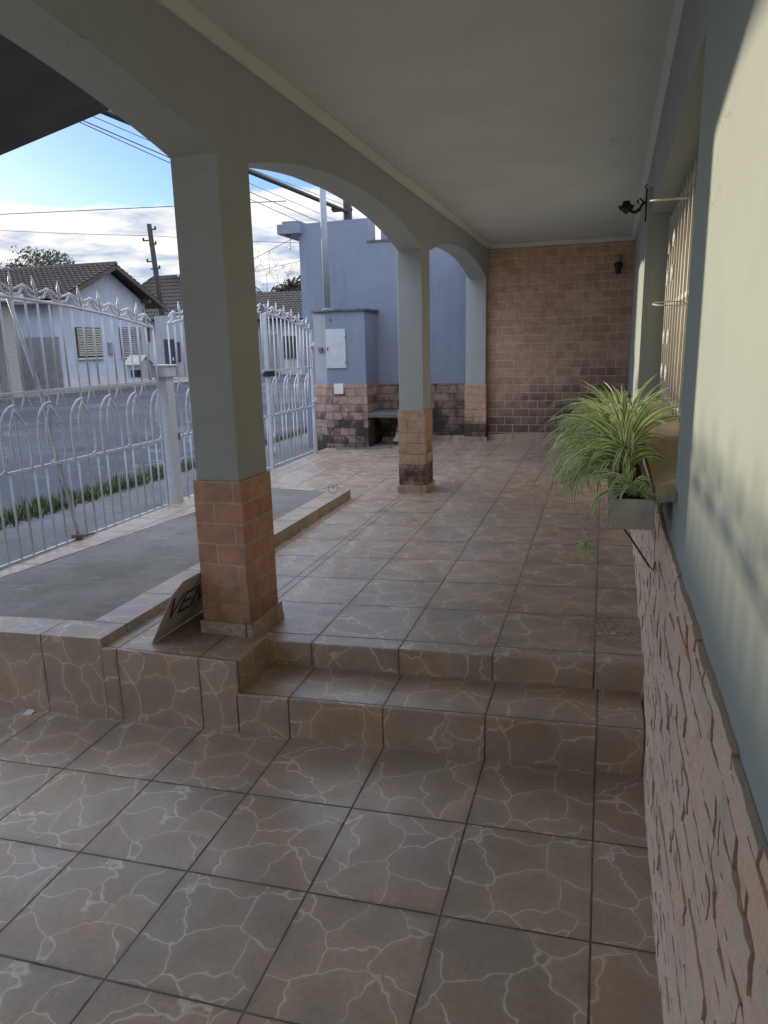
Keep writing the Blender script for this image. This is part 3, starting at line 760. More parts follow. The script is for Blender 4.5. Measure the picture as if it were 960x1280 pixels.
t = thing('tap_niche', (-2.65, 7.4, .28), 'low blackened brick niche with a concrete top around the garden tap', 'niche')
b = MB(); b.box(-3.155, -2.40, 7.10, 7.63, .665, .725); b.build('top_slab', M['concrete_dark'], t, bevel=.008)
for xa in (-3.14, -2.51):
    b = MB(); b.box(xa, xa + .105, 7.12, 7.63, .2, .664); b.build('side_wall', M['brick_niche'], t)
t = thing('garden_tap', (-2.68, 7.5, .3), 'cream garden tap with a flared spout inside the dark brick niche', 'tap')
b = MB(); b.tube([(-2.56, 7.62, .515), (-2.56, 7.45, .515)], .017, 8); b.tube([(-2.53, 7.45, .515), (-2.62, 7.45, .515), (-2.70, 7.45, .51), (-2.735, 7.45, .48), (-2.735, 7.45, .42)], .018, 8); b.build('pipe', M['white_plastic'], t)
b = MB(); b.lathe([(.018, .13), (.022, .09), (.05, .03), (.075, 0)], (-2.735, 7.45, .315), 14); b.build('spout', M['white_plastic'], t)
b = MB(); b.lathe([(.015, 0), (.02, .03), (.04, .04), (.042, .06), (.01, .065)], (-2.59, 7.45, .53), 10); b.build('handle', M['concrete_trough'], t)
b = MB(); b.prism([(-3.45, 6.93), (-2.95, 6.88), (-2.7, 7.0), (-2.7, 7.1), (-3.5, 7.08)], 0, .006, lift_u)  # thin dark sheet laid on the floor before the niche
o = b.build('dark_floor_patch', M['concrete_dark']); tag(o, 'flat dark patch on the floor in front of the tap niche', 'cement patch')

# ------------------------------------------------------------------ street fence and gates
FX = -3.62
def spike(b, x, y, z, h=.165, lean=0):
    b.tube([(x, y, z - .01), (x, y + lean * .3, z + h * .5), (x, y + lean * .6, z + h * .62), (x, y + lean, z + h)], [.009, .008, .012, .001], 6)
    b.tube([(x, y - .016, z + h * .48), (x, y, z + h * .34), (x, y + .016, z + h * .48)], .004, 4)
def ironwork(t, y0, y1, top, zb=.295, z1=1.36, z2=.866, first=0, pitch_=.105, r=.0072):
    W = M['white_metal']
    n = max(2, round((y1 - y0) / pitch_)); st = (y1 - y0) / n
    b = MB(); b.tube([(FX, y0 + (y1 - y0) * k / 24, top(y0 + (y1 - y0) * k / 24)) for k in range(25)], .0105, 8); b.build('top_rail', W, t)
    for z, nm in ((z1, 'upper_rail'), (z2, 'middle_rail'), (zb, 'bottom_rail')):
        b = MB(); b.box(FX - .009, FX + .009, y0, y1, z - .0085, z + .0085); b.build(nm, W, t)
    for k in range(n + 1):
        y = y0 + k * st; big = (k + first) % 2 == 0
        stem = (k + first) % 3 == 0
        if stem:
            b = MB(); b.tube([(FX, y, zb), (FX, y, z1), (FX, y, top(y))], r, 7); b.build('bar', W, t)
        else:
            b = MB(); b.tube([(FX, y, z1), (FX, y, top(y))], r, 7); b.build('bar', W, t)
            b = MB(); b.tube([(FX, y, zb), (FX, y, z2)], r, 7); b.build('bar', W, t)
        if big and y0 + .03 < y < y1 - .03:
            b = MB(); spike(b, FX, y, top(y), .16, random.uniform(-.025, .025)); b.build('spike', W, t)
    # scrolls between the rails and the crown of ogee loops
    for k in range(n + 1):
        y = y0 + k * st
        if (k + first) % 2 == 0:
            for s in (-1, 1):
                if not (y0 - .001 <= y + s * st <= y1 + .001): continue
                b = MB(); ym = y + s * st; zt = top(y)
                zm = top(max(y0, min(y1, ym))) + .088
                b.curl([(FX, y, zt + .004), (FX, y + s * st * .3, zt + .022), (FX, y + s * st * .62, zt * .4 + zm * .6 - .022), (FX, ym, zm)], .0085, 6)
                b.curl([(FX, y + s * st * .2, zt + .052), (FX, y + s * st * .6, zt * .2 + zm * .8 + .003), (FX, ym, zm + .002)], .0075, 6)
                b.build('crown_loop', W, t)
        q = (k + first) % 3; X = FX + .004
        if q == 0:
            if y - 1.35 * st > y0:
                b = MB(); b.curl([(X, y, z2 + .42), (X, y - st * .5, z2 + .405), (X, y - st * 1.0, z2 + .355), (X, y - st * 1.27, z2 + .27), (X, y - st * 1.32, z2 + .15), (X, y - st * 1.32, z2)], .0085, 6); b.build('scroll', W, t)
                b = MB(); b.curl([(X, y, z2 + .40), (X, y - st * .36, z2 + .335), (X, y - st * .58, z2 + .24), (X, y - st * .54, z2 + .15), (X, y - st * .42, z2 + .10)], .0075, 6); b.build('scroll', W, t)
            if y + 1.1 * st < y1:
                b = MB(); b.curl([(X, y, z2 + .38), (X, y + st * .5, z2 + .31), (X, y + st * .86, z2 + .20), (X, y + st * .90, z2 + .10), (X, y + st * .78, z2 + .01)], .0075, 6); b.build('scroll', W, t)
        elif q == 1:
            for sg in (-1, 1):
                b = MB(); b.curl([(X, y, z1 - .01), (X, y + sg * .022, z1 - .05), (X, y + sg * .052, z1 - .115)], [.008, .007, .003], 6); b.build('prong', W, t)
        if (k + first) % 4 == 1:
            b = MB(); b.curl([(FX + .004, y + .05, z2 + .012), (FX + .004, y + .085, z2 + .03), (FX + .004, y + .097, z2 + .07), (FX + .004, y + .09, z2 + .11)], .007, 6); b.build('scroll', W, t)
ft = lambda y: 1.962 - .045 * (y - 1.25) ** 2
t = thing('iron_fence', (FX, 1.6, .25), 'white iron fence panel with spikes above the raised bed on the street side', 'fence', 'white ironwork along the street')
ironwork(t, .10, 3.19, ft, first=1)
b = MB(); b.tube([(FX - .03, 1.70, 1.95), (FX - .02, 1.86, 1.36), (FX - .02, 2.06, .30)], .013, 7); b.build('brace', M['white_metal'], t)
b = MB(); b.box(FX - .03, FX + .04, 1.995, 2.03, .25, .33); b.tube([(FX + .02, 1.98, .315), (FX + .03, 2.17, .305)], .007, 6); b.build('bolt', M['wire'], t)
gt = lambda y: 1.99 - .07 * (y - 4.95) ** 2
t = thing('iron_gate', (FX, 4.3, .25), 'wide white iron gate leaf just beyond the square post', 'gate', 'white ironwork along the street')
ironwork(t, 3.41, 5.22, gt, first=0, zb=.285)
t = thing('iron_gate', (FX, 5.95, .25), 'narrow white iron gate leaf next to the meter housing with lock and hinges', 'gate', 'white ironwork along the street')
ironwork(t, 5.31, 6.60, gt, first=1, zb=.285)
b = MB(); b.box(FX - .02, FX + .02, 5.285, 5.325, .25, gt(5.3)); b.build('stile', M['white_metal'], t, bevel=.003)
b = MB(); b.box(FX - .02, FX + .02, 6.60, 6.645, .22, gt(6.6) + .02); b.build('stile', M['white_metal'], t, bevel=.003)
b = MB(); b.box(FX - .03, FX + .035, 5.26, 5.42, 1.30, 1.36); b.build('lock', M['black_iron'], t, bevel=.004)
for zz in (.62, .45): 
    b = MB(); b.tube([(FX + .028, 5.32, zz - .05), (FX + .028, 5.32, zz + .05)], .016, 8); b.build('bolt', M['white_metal'], t)
for zz in (1.62, .92):
    b = MB(); b.tube([(FX + .02, 6.64, zz - .05), (FX + .02, 6.64, zz + .05)], .018, 8); b.tube([(FX + .02, 6.56, zz), (FX + .02, 6.66, zz)], .014, 6); b.build('hinge', M['white_metal'], t)

t = thing('fence_post', (-3.63, 3.29, .2), 'square white fence post with a boxy cap between the fence and gate', 'post')
b = MB(); b.box(-3.68, -3.57, 3.245, 3.355, .22, 1.39); b.build('shaft', M['white_metal'], t, bevel=.004)
b = MB(); b.box(-3.70, -3.55, 3.225, 3.375, 1.388, 1.475); b.box(-3.71, -3.54, 3.215, 3.385, 1.475, 1.49); b.build('cap', M['white_metal'], t, bevel=.004)
b = MB(); b.box(-3.72, -3.55, 3.2, 3.4, .22, .285); b.build('foot', M['concrete_dark'], t)
b = MB(); b.box(-3.60, -3.566, 3.352, 3.375, .84, .90); b.build('latch', M['wire'], t)

t = thing('mailbox', (-3.75, 3.12, 1.38), 'small white house shaped mailbox hung on the fence beside the square post', 'mailbox')
b = MB()
P = [(3.075, 1.385), (3.235, 1.385), (3.235, 1.50), (3.155, 1.56), (3.075, 1.50)]
P = [(y - .03, z) for y, z in P]
n = 5; b.add([(x, y, z) for x in (-3.80, -3.68) for y, z in P], [tuple(range(n)), tuple(range(n, 2 * n))[::-1]] + [(i, n + i, n + (i + 1) % n, (i + 1) % n) for i in range(n)])
b.build('box', M['white_metal'], t, bevel=.003)
b = MB()
for s in (-1, 1):
    b.add([(x, 3.125 + s * d, z + dz) for x in (-3.82, -3.66) for d, z in ((0, 1.566), (.10, 1.492)) for dz in (0, .008)], [(0, 2, 6, 4), (1, 5, 7, 3), (0, 1, 3, 2), (4, 6, 7, 5), (0, 4, 5, 1), (2, 3, 7, 6)])
b.build('roof', M['concrete_trough'], t)
b = MB(); b.box(-3.70, -3.63, 2.945, 3.005, 1.40, 1.46); b.build('lock', M['black_iron'], t, bevel=.004)

# ------------------------------------------------------------------ grass along the kerb
def grass():
    b = MB(); rnd = random.Random(11)
    y = 1.2
    for k in range(11000):
        y = rnd.uniform(1.0, 13) if k % 3 else rnd.uniform(1.0, 6)
        clump = .8 * noise.noise(Vector((y * 1.7, 0, 0))) + .7 * noise.noise(Vector((y * 5.1, 4, 0))) + max(0, .35 - .08 * max(0, y - 2.5))
        wid = max(.12, .22 + .14 * clump)
        x = -4.93 + rnd.gauss(0, wid * .45)
        if x > -4.74: x = -4.80
        h = rnd.uniform(.05, .19) * max(.25, 1.0 + .8 * clump)
        if rnd.random() < .25 - .5 * clump: continue 
        a = rnd.uniform(0, 6.28); w = rnd.uniform(.005, .012); ln = rnd.uniform(.02, .09)
        dx, dy = math.cos(a), math.sin(a)
        p0 = Vector((x, y, .09)); tip = p0 + Vector((dx * ln, dy * ln, h)); mid = p0 + Vector((dx * ln * .35, dy * ln * .35, h * .65))
        sd_ = Vector((-dy, dx, 0)) * w
        b.face([p0 - sd_, p0 + sd_, mid + sd_ * .7, mid - sd_ * .7]); b.face([mid - sd_ * .7, mid + sd_ * .7, tip])
    o = b.build('grass_strip', M['grass'], fix=False); tag(o, 'rough grass growing along the kerb behind the fence', 'grass', kind='stuff')
grass()

# ------------------------------------------------------------------ houses over the street
def tile_slope(b, p_eave0, p_eave1, p_ridge0, p_ridge1, per=.22, rows=12, amp=.045, thick=.05):
    """corrugated clay-tile slope between an eave and a ridge line"""
    e0, e1, r0_, r1_ = map(Vector, (p_eave0, p_eave1, p_ridge0, p_ridge1))
    L = (e1 - e0).length; nu = int(L / per) * 6
    nrm = (e1 - e0).cross(r0_ - e0).normalized()
    if nrm.z < 0: nrm = -nrm
    V = []; F = []
    for j in range(rows * 2 + 1):
        row = j // 2; v = min(1, (row + (1 if j % 2 else 0)) / rows) if j < rows * 2 else 1
        lift = .035 if j % 2 == 0 else 0.0
        for i in range(nu + 1):
            u = i / nu
            q = (e0.lerp(e1, u)).lerp(r0_.lerp(r1_, u), v)
            V.append(q + nrm * (thick + amp * abs(math.sin(math.pi * i / 6)) + lift))
    for j in range(rows * 2):
        for i in range(nu):
            F.append((j * (nu + 1) + i, j * (nu + 1) + i + 1, (j + 1) * (nu + 1) + i + 1, (j + 1) * (nu + 1) + i))
    b.add(V, F, False)
    b.add([e0, e1, r1_, r0_], [(0, 3, 2, 1)])

t = thing('gable_house', (-21, 20.7, .39), 'white gabled house across the street with clay tile roof and two shuttered windows', 'house', 'houses across the street')
GXW = -17.2; YL, YR, YA = 18.02, 23.1, 20.95; ZE, ZA = 3.26, 4.60
b = MB()
b.add([(GXW, YL, .39), (GXW, YR, .39), (GXW, YR, 3.42), (GXW, YA, 4.50), (GXW, YL, 3.40), (-26.5, YL, .39), (-26.5, YR, .39), (-26.5, YR, 3.42), (-26.5, YA, 4.50), (-26.5, YL, 3.40)],
      [(0, 1, 2, 3, 4), (9, 8, 7, 6, 5), (0, 4, 9, 5), (1, 6, 7, 2), (4, 3, 8, 9), (3, 2, 7, 8), (0, 5, 6, 1)])
b.build('wall', M['house_white'], t)
rf = None
b = MB(); tile_slope(b, (-16.75, 17.72, 3.22), (-26.8, 17.72, 3.22), (-16.75, YA, 4.60), (-26.8, YA, 4.60), rows=14)
tile_slope(b, (-16.75, 23.95, 3.26), (-26.8, 23.95, 3.26), (-16.75, YA, 4.60), (-26.8, YA, 4.60), rows=14)
rf = b.build('roof', M['roof'], t, fix=False)
b = MB()
for y0_, z0_ in ((17.72, 3.20), (23.95, 3.24)):
    b.add([(x, y, z + dz) for x in (-16.74, -16.80) for y, z in ((y0_, z0_), (YA, 4.585)) for dz in (-.10, .06)], [(0, 2, 3, 1), (4, 5, 7, 6), (0, 1, 5, 4), (2, 6, 7, 3), (0, 4, 6, 2), (1, 3, 7, 5)])
b.tube([(-16.74, YA, 4.66), (-26.8, YA, 4.66)], .085, 8)
b.build('verge_board', M['roof_b'], rf)
def shutter_window(t, x, y0, y1, z0, z1, parts, mat=M['louver']):
    b = MB(); b.box(x, x + .04, y0 - .04, y1 + .04, z0 - .05, z1 + .04); w = b.build('window', M['dark_gap'], t)
    n = parts
    for k in range(n):
        a, c = y0 + (y1 - y0) * k / n + .015, y0 + (y1 - y0) * (k + 1) / n - .015
        b = MB(); b.box(x + .041, x + .07, a, a + .05, z0, z1); b.box(x + .041, x + .07, c - .05, c, z0, z1)
        z = z0
        while z < z1 - .02:
            b.add([(x + .05 + dx, y, z + dz) for y in (a, c) for dx, dz in ((0, .055), (.035, .0), (.043, .006), (.008, .061))], [(0, 1, 5, 4), (1, 2, 6, 5), (2, 3, 7, 6), (3, 0, 4, 7)]); z += .078
        b.build('shutter', mat, w)
for y0_, y1_ in ((18.90, 20.30), (21.30, 22.70)):
    b = MB(); b.box(GXW, GXW + .10, y0_, y1_, 1.38, 1.44); b.build('sill', M['house_white_b'], t)
b = MB(); b.tube([(GXW + .06, 22.95, .4), (GXW + .06, 22.95, 3.2)], .045, 8); b.build('downpipe', M['gate_grey'], t)
b = MB(); b.tube([(-16.72, 17.66, 3.20), (-26.8, 17.66, 3.20)], .06, 6); b.build('gutter', M['gate_grey'], t)
b = MB(); b.box(GXW, GXW + .08, 20.62, 20.86, 1.55, 1.95); b.build('meter_box', M['gate_grey'], t)
shutter_window(t, GXW, 18.98, 20.22, 1.50, 2.42, 3)
shutter_window(t, GXW, 21.38, 22.62, 1.48, 2.46, 3, M['gate_grey'])
b = MB()
for k in range(26): b.add([(-18.95 + (k + q) * .073, YL - .03 - d, z) for z in (.40, 2.14) for q, d in ((0, 0), (.35, .03), (.65, .03), (1, 0))], [(0, 1, 5, 4), (1, 2, 6, 5), (2, 3, 7, 6)])
b.build('garage_door', M['gate_grey'], t)
b = MB()
b.box(GXW + .001, GXW + .03, YL, YR, .39, .75); b.build('plinth_band', M['house_white_b'], t)
for yy in (18.4, 22.9):
    b = MB(); b.box(-17.19, -16.8, yy - .06, yy + .06, 3.18 + (.28 if yy < 19 else .24), 3.32 + (.26 if yy < 19 else .22)); b.build('purlin', M['wood_dark'], t)

t = thing('flat_roof_house', (-20, 11, .39), 'pale flat roofed house at the left edge with a concrete slab eave and pebbled pillar', 'house', 'houses across the street')
b = MB(); b.box(-25, -16.95, 5.5, 15.2, .39, 3.05); b.box(-25, -17.0, 6.0, 12.6, 3.05, 4.30); b.build('wall', M['house_white'], t)  # upper block is out of view, added to shade the lower porch wall
b = MB(); b.box(-25.2, -16.2, 5.3, 15.75, 3.06, 3.30); b.build('roof_slab', M['house_white_b'], t, bevel=.03)
b = MB(); b.box(-16.98, -16.62, 15.22, 15.66, .39, 3.055); b.build('pillar', M['pebble'], t)
b = MB(); b.box(-16.946, -16.90, 12.0, 13.4, 1.4, 2.5); b.build('window', M['glass'], t)

def at(u, v, d):
    dirv = fw + rt * ((u - 480) / 903.8) - up * ((v - 640) / 903.8); return CAM + dirv * d
t = thing('hip_house', (-23.5, 34, .3), 'brown hipped roof house half hidden behind the gabled house and near column', 'house', 'houses across the street')
b = MB(); b.box(-27, -20.2, 33.6, 39, .2, 3.35); b.build('wall', M['house_white_b'], t)
b = MB(); tile_slope(b, (-27.5, 33.0, 3.2), (-19.5, 33.0, 3.2), (-25.2, 36.0, 5.75), (-23.6, 36.0, 5.75), rows=12)
tile_slope(b, (-19.5, 33.0, 3.2), (-19.5, 39.4, 3.2), (-23.6, 36.0, 5.75), (-23.6, 36.2, 5.75), rows=12)
tile_slope(b, (-27.5, 39.4, 3.2), (-27.5, 33.0, 3.2), (-25.2, 36.2, 5.75), (-25.2, 36.0, 5.75), rows=12)
b.build('roof', M['roof_b'], t, fix=False)
b = MB(); b.box(-20.75, -17.5, 29.0, 29.3, .2, 3.25); b.build('yard_wall', M['house_white_c'], t)
def xat(u, yy):
    dv = fw + rt * ((u - 480) / 903.8) - up * ((445 - 640) / 903.8); return (CAM + dv * ((yy - CAM.y) / dv.y)).x
b = MB(); b.box(xat(207, 29), xat(219, 29), 28.94, 29.0, .45, 2.15); d = b.build('door', M['dark_gap'], t)
b = MB(); b.box(xat(217, 29), xat(217, 29) + .05, 28.90, 28.94, 1.15, 1.3); b.build('handle', M['white_metal'], d)
b = MB(); b.box(xat(221, 29), xat(226, 29), 28.95, 29.0, 1.1, 2.0); b.build('window', M['glass'], t)
b = MB(); b.box(-23.35, -22.75, 33.54, 33.6, .5, 2.2); d = b.build('door', M['gate_grey'], t)
b = MB(); b.box(-22.85, -22.80, 33.5, 33.54, 1.2, 1.3); b.build('handle', M['black_iron'], d)
b = MB(); b.box(-22.6, -21.9, 33.55, 33.6, 1.2, 2.2); b.build('window', M['glass'], t)
b = MB(); b.box(-24.6, -24.2, 33.52, 33.6, 2.15, 3.1); b.build('vent_panel', M['dark_gap'], t)

t = thing('tile_roof_house', (-15.5, 34, .3), 'low house with dark tile roof beyond the gate beside the tall wall', 'house', 'houses across the street')
b = MB(); b.box(-20, -9.5, 32.4, 38, .2, 3.05); b.build('wall', M['house_white_b'], t)
b = MB(); tile_slope(b, (-20.6, 31.9, 2.95), (-8.8, 31.9, 2.95), (-20.6, 35.2, 4.5), (-8.8, 35.2, 4.5), rows=12); b.build('roof', M['roof_b'], t, fix=False)
b = MB(); b.box(-16.9, -16.0, 32.34, 32.4, .5, 2.3); b.build('door', M['gate_grey'], t)
b = MB(); b.box(-15.6, -14.9, 32.34, 32.4, 1.1, 2.2); b.build('window', M['glass'], t)

# ------------------------------------------------------------------ utility poles and wires
def upole(base, top, r0_, r1_, label, arms, name='utility_pole', mats=('pole_dark', 'pole')):
    t = thing(name, base, label, 'utility pole', 'utility poles along the street')
    b = MB(); b.tube([base, top], [r0_, r1_], 10); b.build('pole', M[mats[0]], t)
    for (dz, ln, ang) in arms:
        c = Vector(top) - Vector((0, 0, dz)); d = Vector((math.cos(ang), math.sin(ang), 0)) * ln
        b = MB(); b.tube([c - d * .3, c + d], .035, 6); ar = b.build('crossarm', M['pole_dark'], t)
        b = MB(); b.lathe([(.03, 0), (.06, .03), (.04, .07), (.06, .10), (.03, .14)], c + d * .95, 8); b.build('insulator', M['pole_dark'], ar)
    return t
upole((-21.35, 30.9, .3), (-21.95, 31.1, 7.75), .17, .12, 'dark utility pole rising behind the gabled house roof', [(.25, .35, 0), (.75, .42, 3.14), (.95, .3, 0), (1.75, .3, 3.14), (2.1, .4, 0)])
upole((-16.95, 31.0, .3), (-17.0, 31.0, 5.75), .12, .10, 'thinner utility pole standing before the dark tile roof beyond the gate', [(.4, .25, 3.14), (.7, .25, 0)])
upole((-5.6, 13.95, .08), (-5.6, 13.95, 4.85), .115, .095, 'utility pole whose top shows above the tall plaster wall', [(.3, .35, 3.14)])

def wire(p0, p1, r, label, sag=.02, ext=(0, 0), group='overhead wires'):
    p0, p1 = Vector(p0), Vector(p1); d = p1 - p0
    a, c = p0 - d * ext[0], p1 + d * ext[1]; L = (c - a).length
    pts = []
    for k in range(25):
        q = k / 24; p = a.lerp(c, q); p.z -= sag * L * 4 * q * (1 - q) * .25; pts.append(p)
    b = MB(); b.tube(pts, r, 6); o = b.build('overhead_wire', M['cable']); tag(o, label, 'wire', group)
wire((-5.6, 5.734, 4.28), (-5.6, 13.90, 4.50), .040, 'thickest black cable bundle running along the street behind the arches', 0, (.35, 0))
wire((-5.6, 5.122, 4.046), (-5.6, 9.238, 3.951), .005, 'thin wire hanging lowest of those beside the thick cable', .0, (.3, 2))
wire((-5.72, 5.313, 4.13), (-5.6, 9.255, 4.06), .006, 'thin dark wire just under the thick cable over the street', .0, (.3, 2))
wire((-5.6, 5.454, 4.165), (-5.6, 9.27, 4.19), .004, 'fine wire nearest below the thick cable over the street', .0, (.3, 1.5))
wire((-5.6, 9.286, 4.42), (-5.6, 13.9, 4.62), .005, 'fine wire above the thick cable near the tall wall', .0, (.6, 0))
wire((-5.7, 9.6, 4.62), (-5.6, 13.9, 4.78), .004, 'topmost fine wire near the arch crown above the tall wall', .0, (.6, 0))
wire((-29.9, 30, 8.594), (-19.98, 30, 8.259), .018, 'long dark wire crossing the sky above the house ridge', .0, (.3, .6))
wire((-30, 30, 7.87), (-21.9, 31, 7.2), .012, 'faint wire crossing the clouds towards the dark utility pole', .02, (.3, 0))
wire((-21.9, 31, 7.2), (-15.0, 31, 6.55), .012, 'faint wire leaving the dark utility pole behind the near column', .02, (0, 1))
wire((-15.78, 30, 5.70), (-13.9, 30, 6.42), .012, 'fine wire rising to the canopy stub beyond the gate', .0, (.3, .5))
wire((-15.8, 30, 5.12), (-13.6, 30, 5.45), .010, 'fine wire over the bare tree beyond the gate', .0, (.3, .5))

# ------------------------------------------------------------------ trees
def leafy(b, c, rad, n, size, rnd, squash=.7):
    for k in range(n):
        while True:
            p = Vector((rnd.uniform(-1, 1), rnd.uniform(-1, 1), rnd.uniform(-1, 1)))
            if p.length < 1: break
        p = Vector(c) + Vector((p.x * rad, p.y * rad, p.z * rad * squash))
        if noise.noise(p * (1.4 / max(rad, .3))) < -.12: continue
        a = Vector((rnd.gauss(0, 1), rnd.gauss(0, 1), rnd.gauss(0, 1))).normalized(); u = a.orthogonal().normalized(); v = a.cross(u)
        s = size * rnd.uniform(.6, 1.4)
        b.face([p - u * s, p - v * s * .5, p + u * s, p + v * s * .5])
def branches(b, p, d, L, r, depth, rnd, tips, spread=.75):
    n = 4; pts = [p]; q = p.copy(); dd = d.copy()
    for k in range(n):
        dd = (dd + Vector((rnd.gauss(0, .12), rnd.gauss(0, .12), rnd.gauss(.03, .08)))).normalized(); q = q + dd * (L / n); pts.append(q.copy())
    b.tube(pts, [r * (1 - .5 * k / n) for k in range(n + 1)], 5 if depth < 3 else 6, False)
    if depth == 0: tips.append(q); return
    for k in range(rnd.choice((2, 3, 3))):
        a = Vector((rnd.gauss(0, 1), rnd.gauss(0, 1), rnd.gauss(.1, .6))).normalized()
        nd = (dd * (1 - spread * .5) + a * spread).normalized()
        st = pts[rnd.choice((2, 3, 4))]
        branches(b, st, nd, L * rnd.uniform(.6, .8), max(r * .5, .012), depth - 1, rnd, tips, spread)
rnd = random.Random(5)
t = thing('broad_tree', (-37.9, 41.5, .2), 'round thin leaved tree showing above the gabled house ridge', 'tree', 'trees beyond the houses')
b = MB(); tips = []; branches(b, Vector((-37.9, 41.5, .2)), Vector((0, 0, 1)), 4.7, .22, 4, rnd, tips, .85); b.build('trunk', M['bark'], t, fix=False)
b = MB(); leafy(b, (-37.9, 41.5, 7.5), 2.6, 3200, .10, rnd, .5)
for p in tips: 
    if (p - Vector((-37.9, 41.5, 7.4))).length < 2.4: leafy(b, p, .55, 30, .09, rnd)
b.build('crown', M['leaf_far'], t, fix=False)
t = thing('bare_tree', (-25.6, 56, .2), 'tall bare branched tree beyond the gate under the canopy stub', 'tree', 'trees beyond the houses')
b = MB(); tips = []; branches(b, Vector((-25.6, 56, .2)), Vector((.02, 0, 1)), 5.2, .20, 5, rnd, tips, .8); b.build('trunk', M['twig'], t, fix=False)
b = MB()
for p in tips[::4]: leafy(b, p, .3, 5, .06, rnd)
b.build('crown', M['leaf_far'], t, fix=False)
t = thing('dark_bush_tree', (-24.0, 54, .2), 'dense dark leaved tree below the bare tree beyond the gate', 'tree', 'trees beyond the houses')
b = MB(); b.tube([(-24, 54, .2), (-24, 54, 5.5)], [.2, .08], 6); b.build('trunk', M['bark'], t)
b = MB()
for c, r_ in (((-25.2, 54, 6.0), 1.0), ((-24.2, 54, 6.4), 1.0), ((-23.2, 54.5, 6.6), 1.1), ((-22.4, 54, 6.2), 1.0), ((-24, 54, 5.2), 1.5)): leafy(b, c, r_, 420, .15, rnd)
b.build('crown', M['leaf_dark'], t, fix=False)

# ------------------------------------------------------------------ sign leaning by the column
t = thing('sale_sign', (-1.96, .75, .287), 'grey board with black lettering VEN leaning against the side of the near column', 'sign')
A = Vector((-1.975, .492, .291)); ey = Vector((.012, 1, 0)).normalized(); eu = Vector((.142, 0, .262)).normalized(); en = ey.cross(eu).normalized()
SL, SH = .58, .335
def sp(a, h, d=0): return A + ey * a + eu * h + en * d
b = MB(); b.add([sp(0, 0, d) if False else sp(a, h, d) for d in (0, .004) for a, h in ((0, 0), (SL, 0), (SL, SH), (.055, SH), (0, SH - .06))], [(0, 1, 2, 3, 4), (9, 8, 7, 6, 5)] + [(i, i + 5, (i + 1) % 5 + 5, (i + 1) % 5) for i in range(5)])
if en.x < 0: en_s = -1
else: en_s = 1
bd = b.build('board', M['sign_face'], t)
STR = {'V': [((0, 1), (.5, 0)), ((.5, 0), (1, 1))], 'E': [((0, 0), (0, 1)), ((0, 1), (1, 1)), ((0, .5), (.85, .5)), ((0, 0), (1, 0))], 'N': [((0, 0), (0, 1)), ((0, 1), (1, 0)), ((1, 0), (1, 1))]}
off = .0055 if en_s > 0 else -.0015
b = MB()
a0 = .035
for ch in 'VEN':
    for (p, q) in STR[ch]:
        w, hgt = .075, .115
        P = Vector((a0 + p[0] * w, .125 + p[1] * hgt)); Q = Vector((a0 + q[0] * w, .125 + q[1] * hgt)); d = (Q - P).normalized(); nn = Vector((-d.y, d.x)) * .0085
        P -= d * .010; Q += d * .010
        b.face([sp(P.x - nn.x, P.y - nn.y, off), sp(Q.x - nn.x, Q.y - nn.y, off), sp(Q.x + nn.x, Q.y + nn.y, off), sp(P.x + nn.x, P.y + nn.y, off)]); off += .0002 * en_s
    a0 += .105
b.build('lettering', M['sign_ink'], t, fix=False)

# ------------------------------------------------------------------ planter trough and spider plants
PX0, PX1, PY0, PY1, PZ0, PZ1 = .004, .130, .045, 1.25, 1.048, 1.138
t = thing('planter_trough', (.07, .6, PZ0), 'weathered grey concrete trough hung on a wire bracket under the window sill', 'planter')
b = MB(); w = .016
b.box(PX0, PX1, PY0, PY0 + w, PZ0, PZ1); b.box(PX0, PX1, PY1 - w, PY1, PZ0, PZ1); b.box(PX0, PX0 + w, PY0 + w, PY1 - w, PZ0, PZ1); b.box(PX1 - w, PX1, PY0 + w, PY1 - w, PZ0, PZ1); b.box(PX0 + w, PX1 - w, PY0 + w, PY1 - w, PZ0, PZ0 + .02)
b.build('trough', M['concrete_trough'], t, bevel=.003)
b = MB(); b.box(PX0 + w, PX1 - w, PY0 + w, PY1 - w, PZ0 + .0205, PZ1 - .014); b.build('soil', M['soil'], t)
for yy in (.16, .95):
    b = MB(); b.tube([(PX0 + .03, yy, PZ0 - .004), (PX0 + .075, yy + .02, PZ0 - .07), (.135, yy + .06, .885), (.150, yy + .07, .868), (.154, yy + .06, .90)], .0035, 6); b.build('bracket', M['wire'], t)

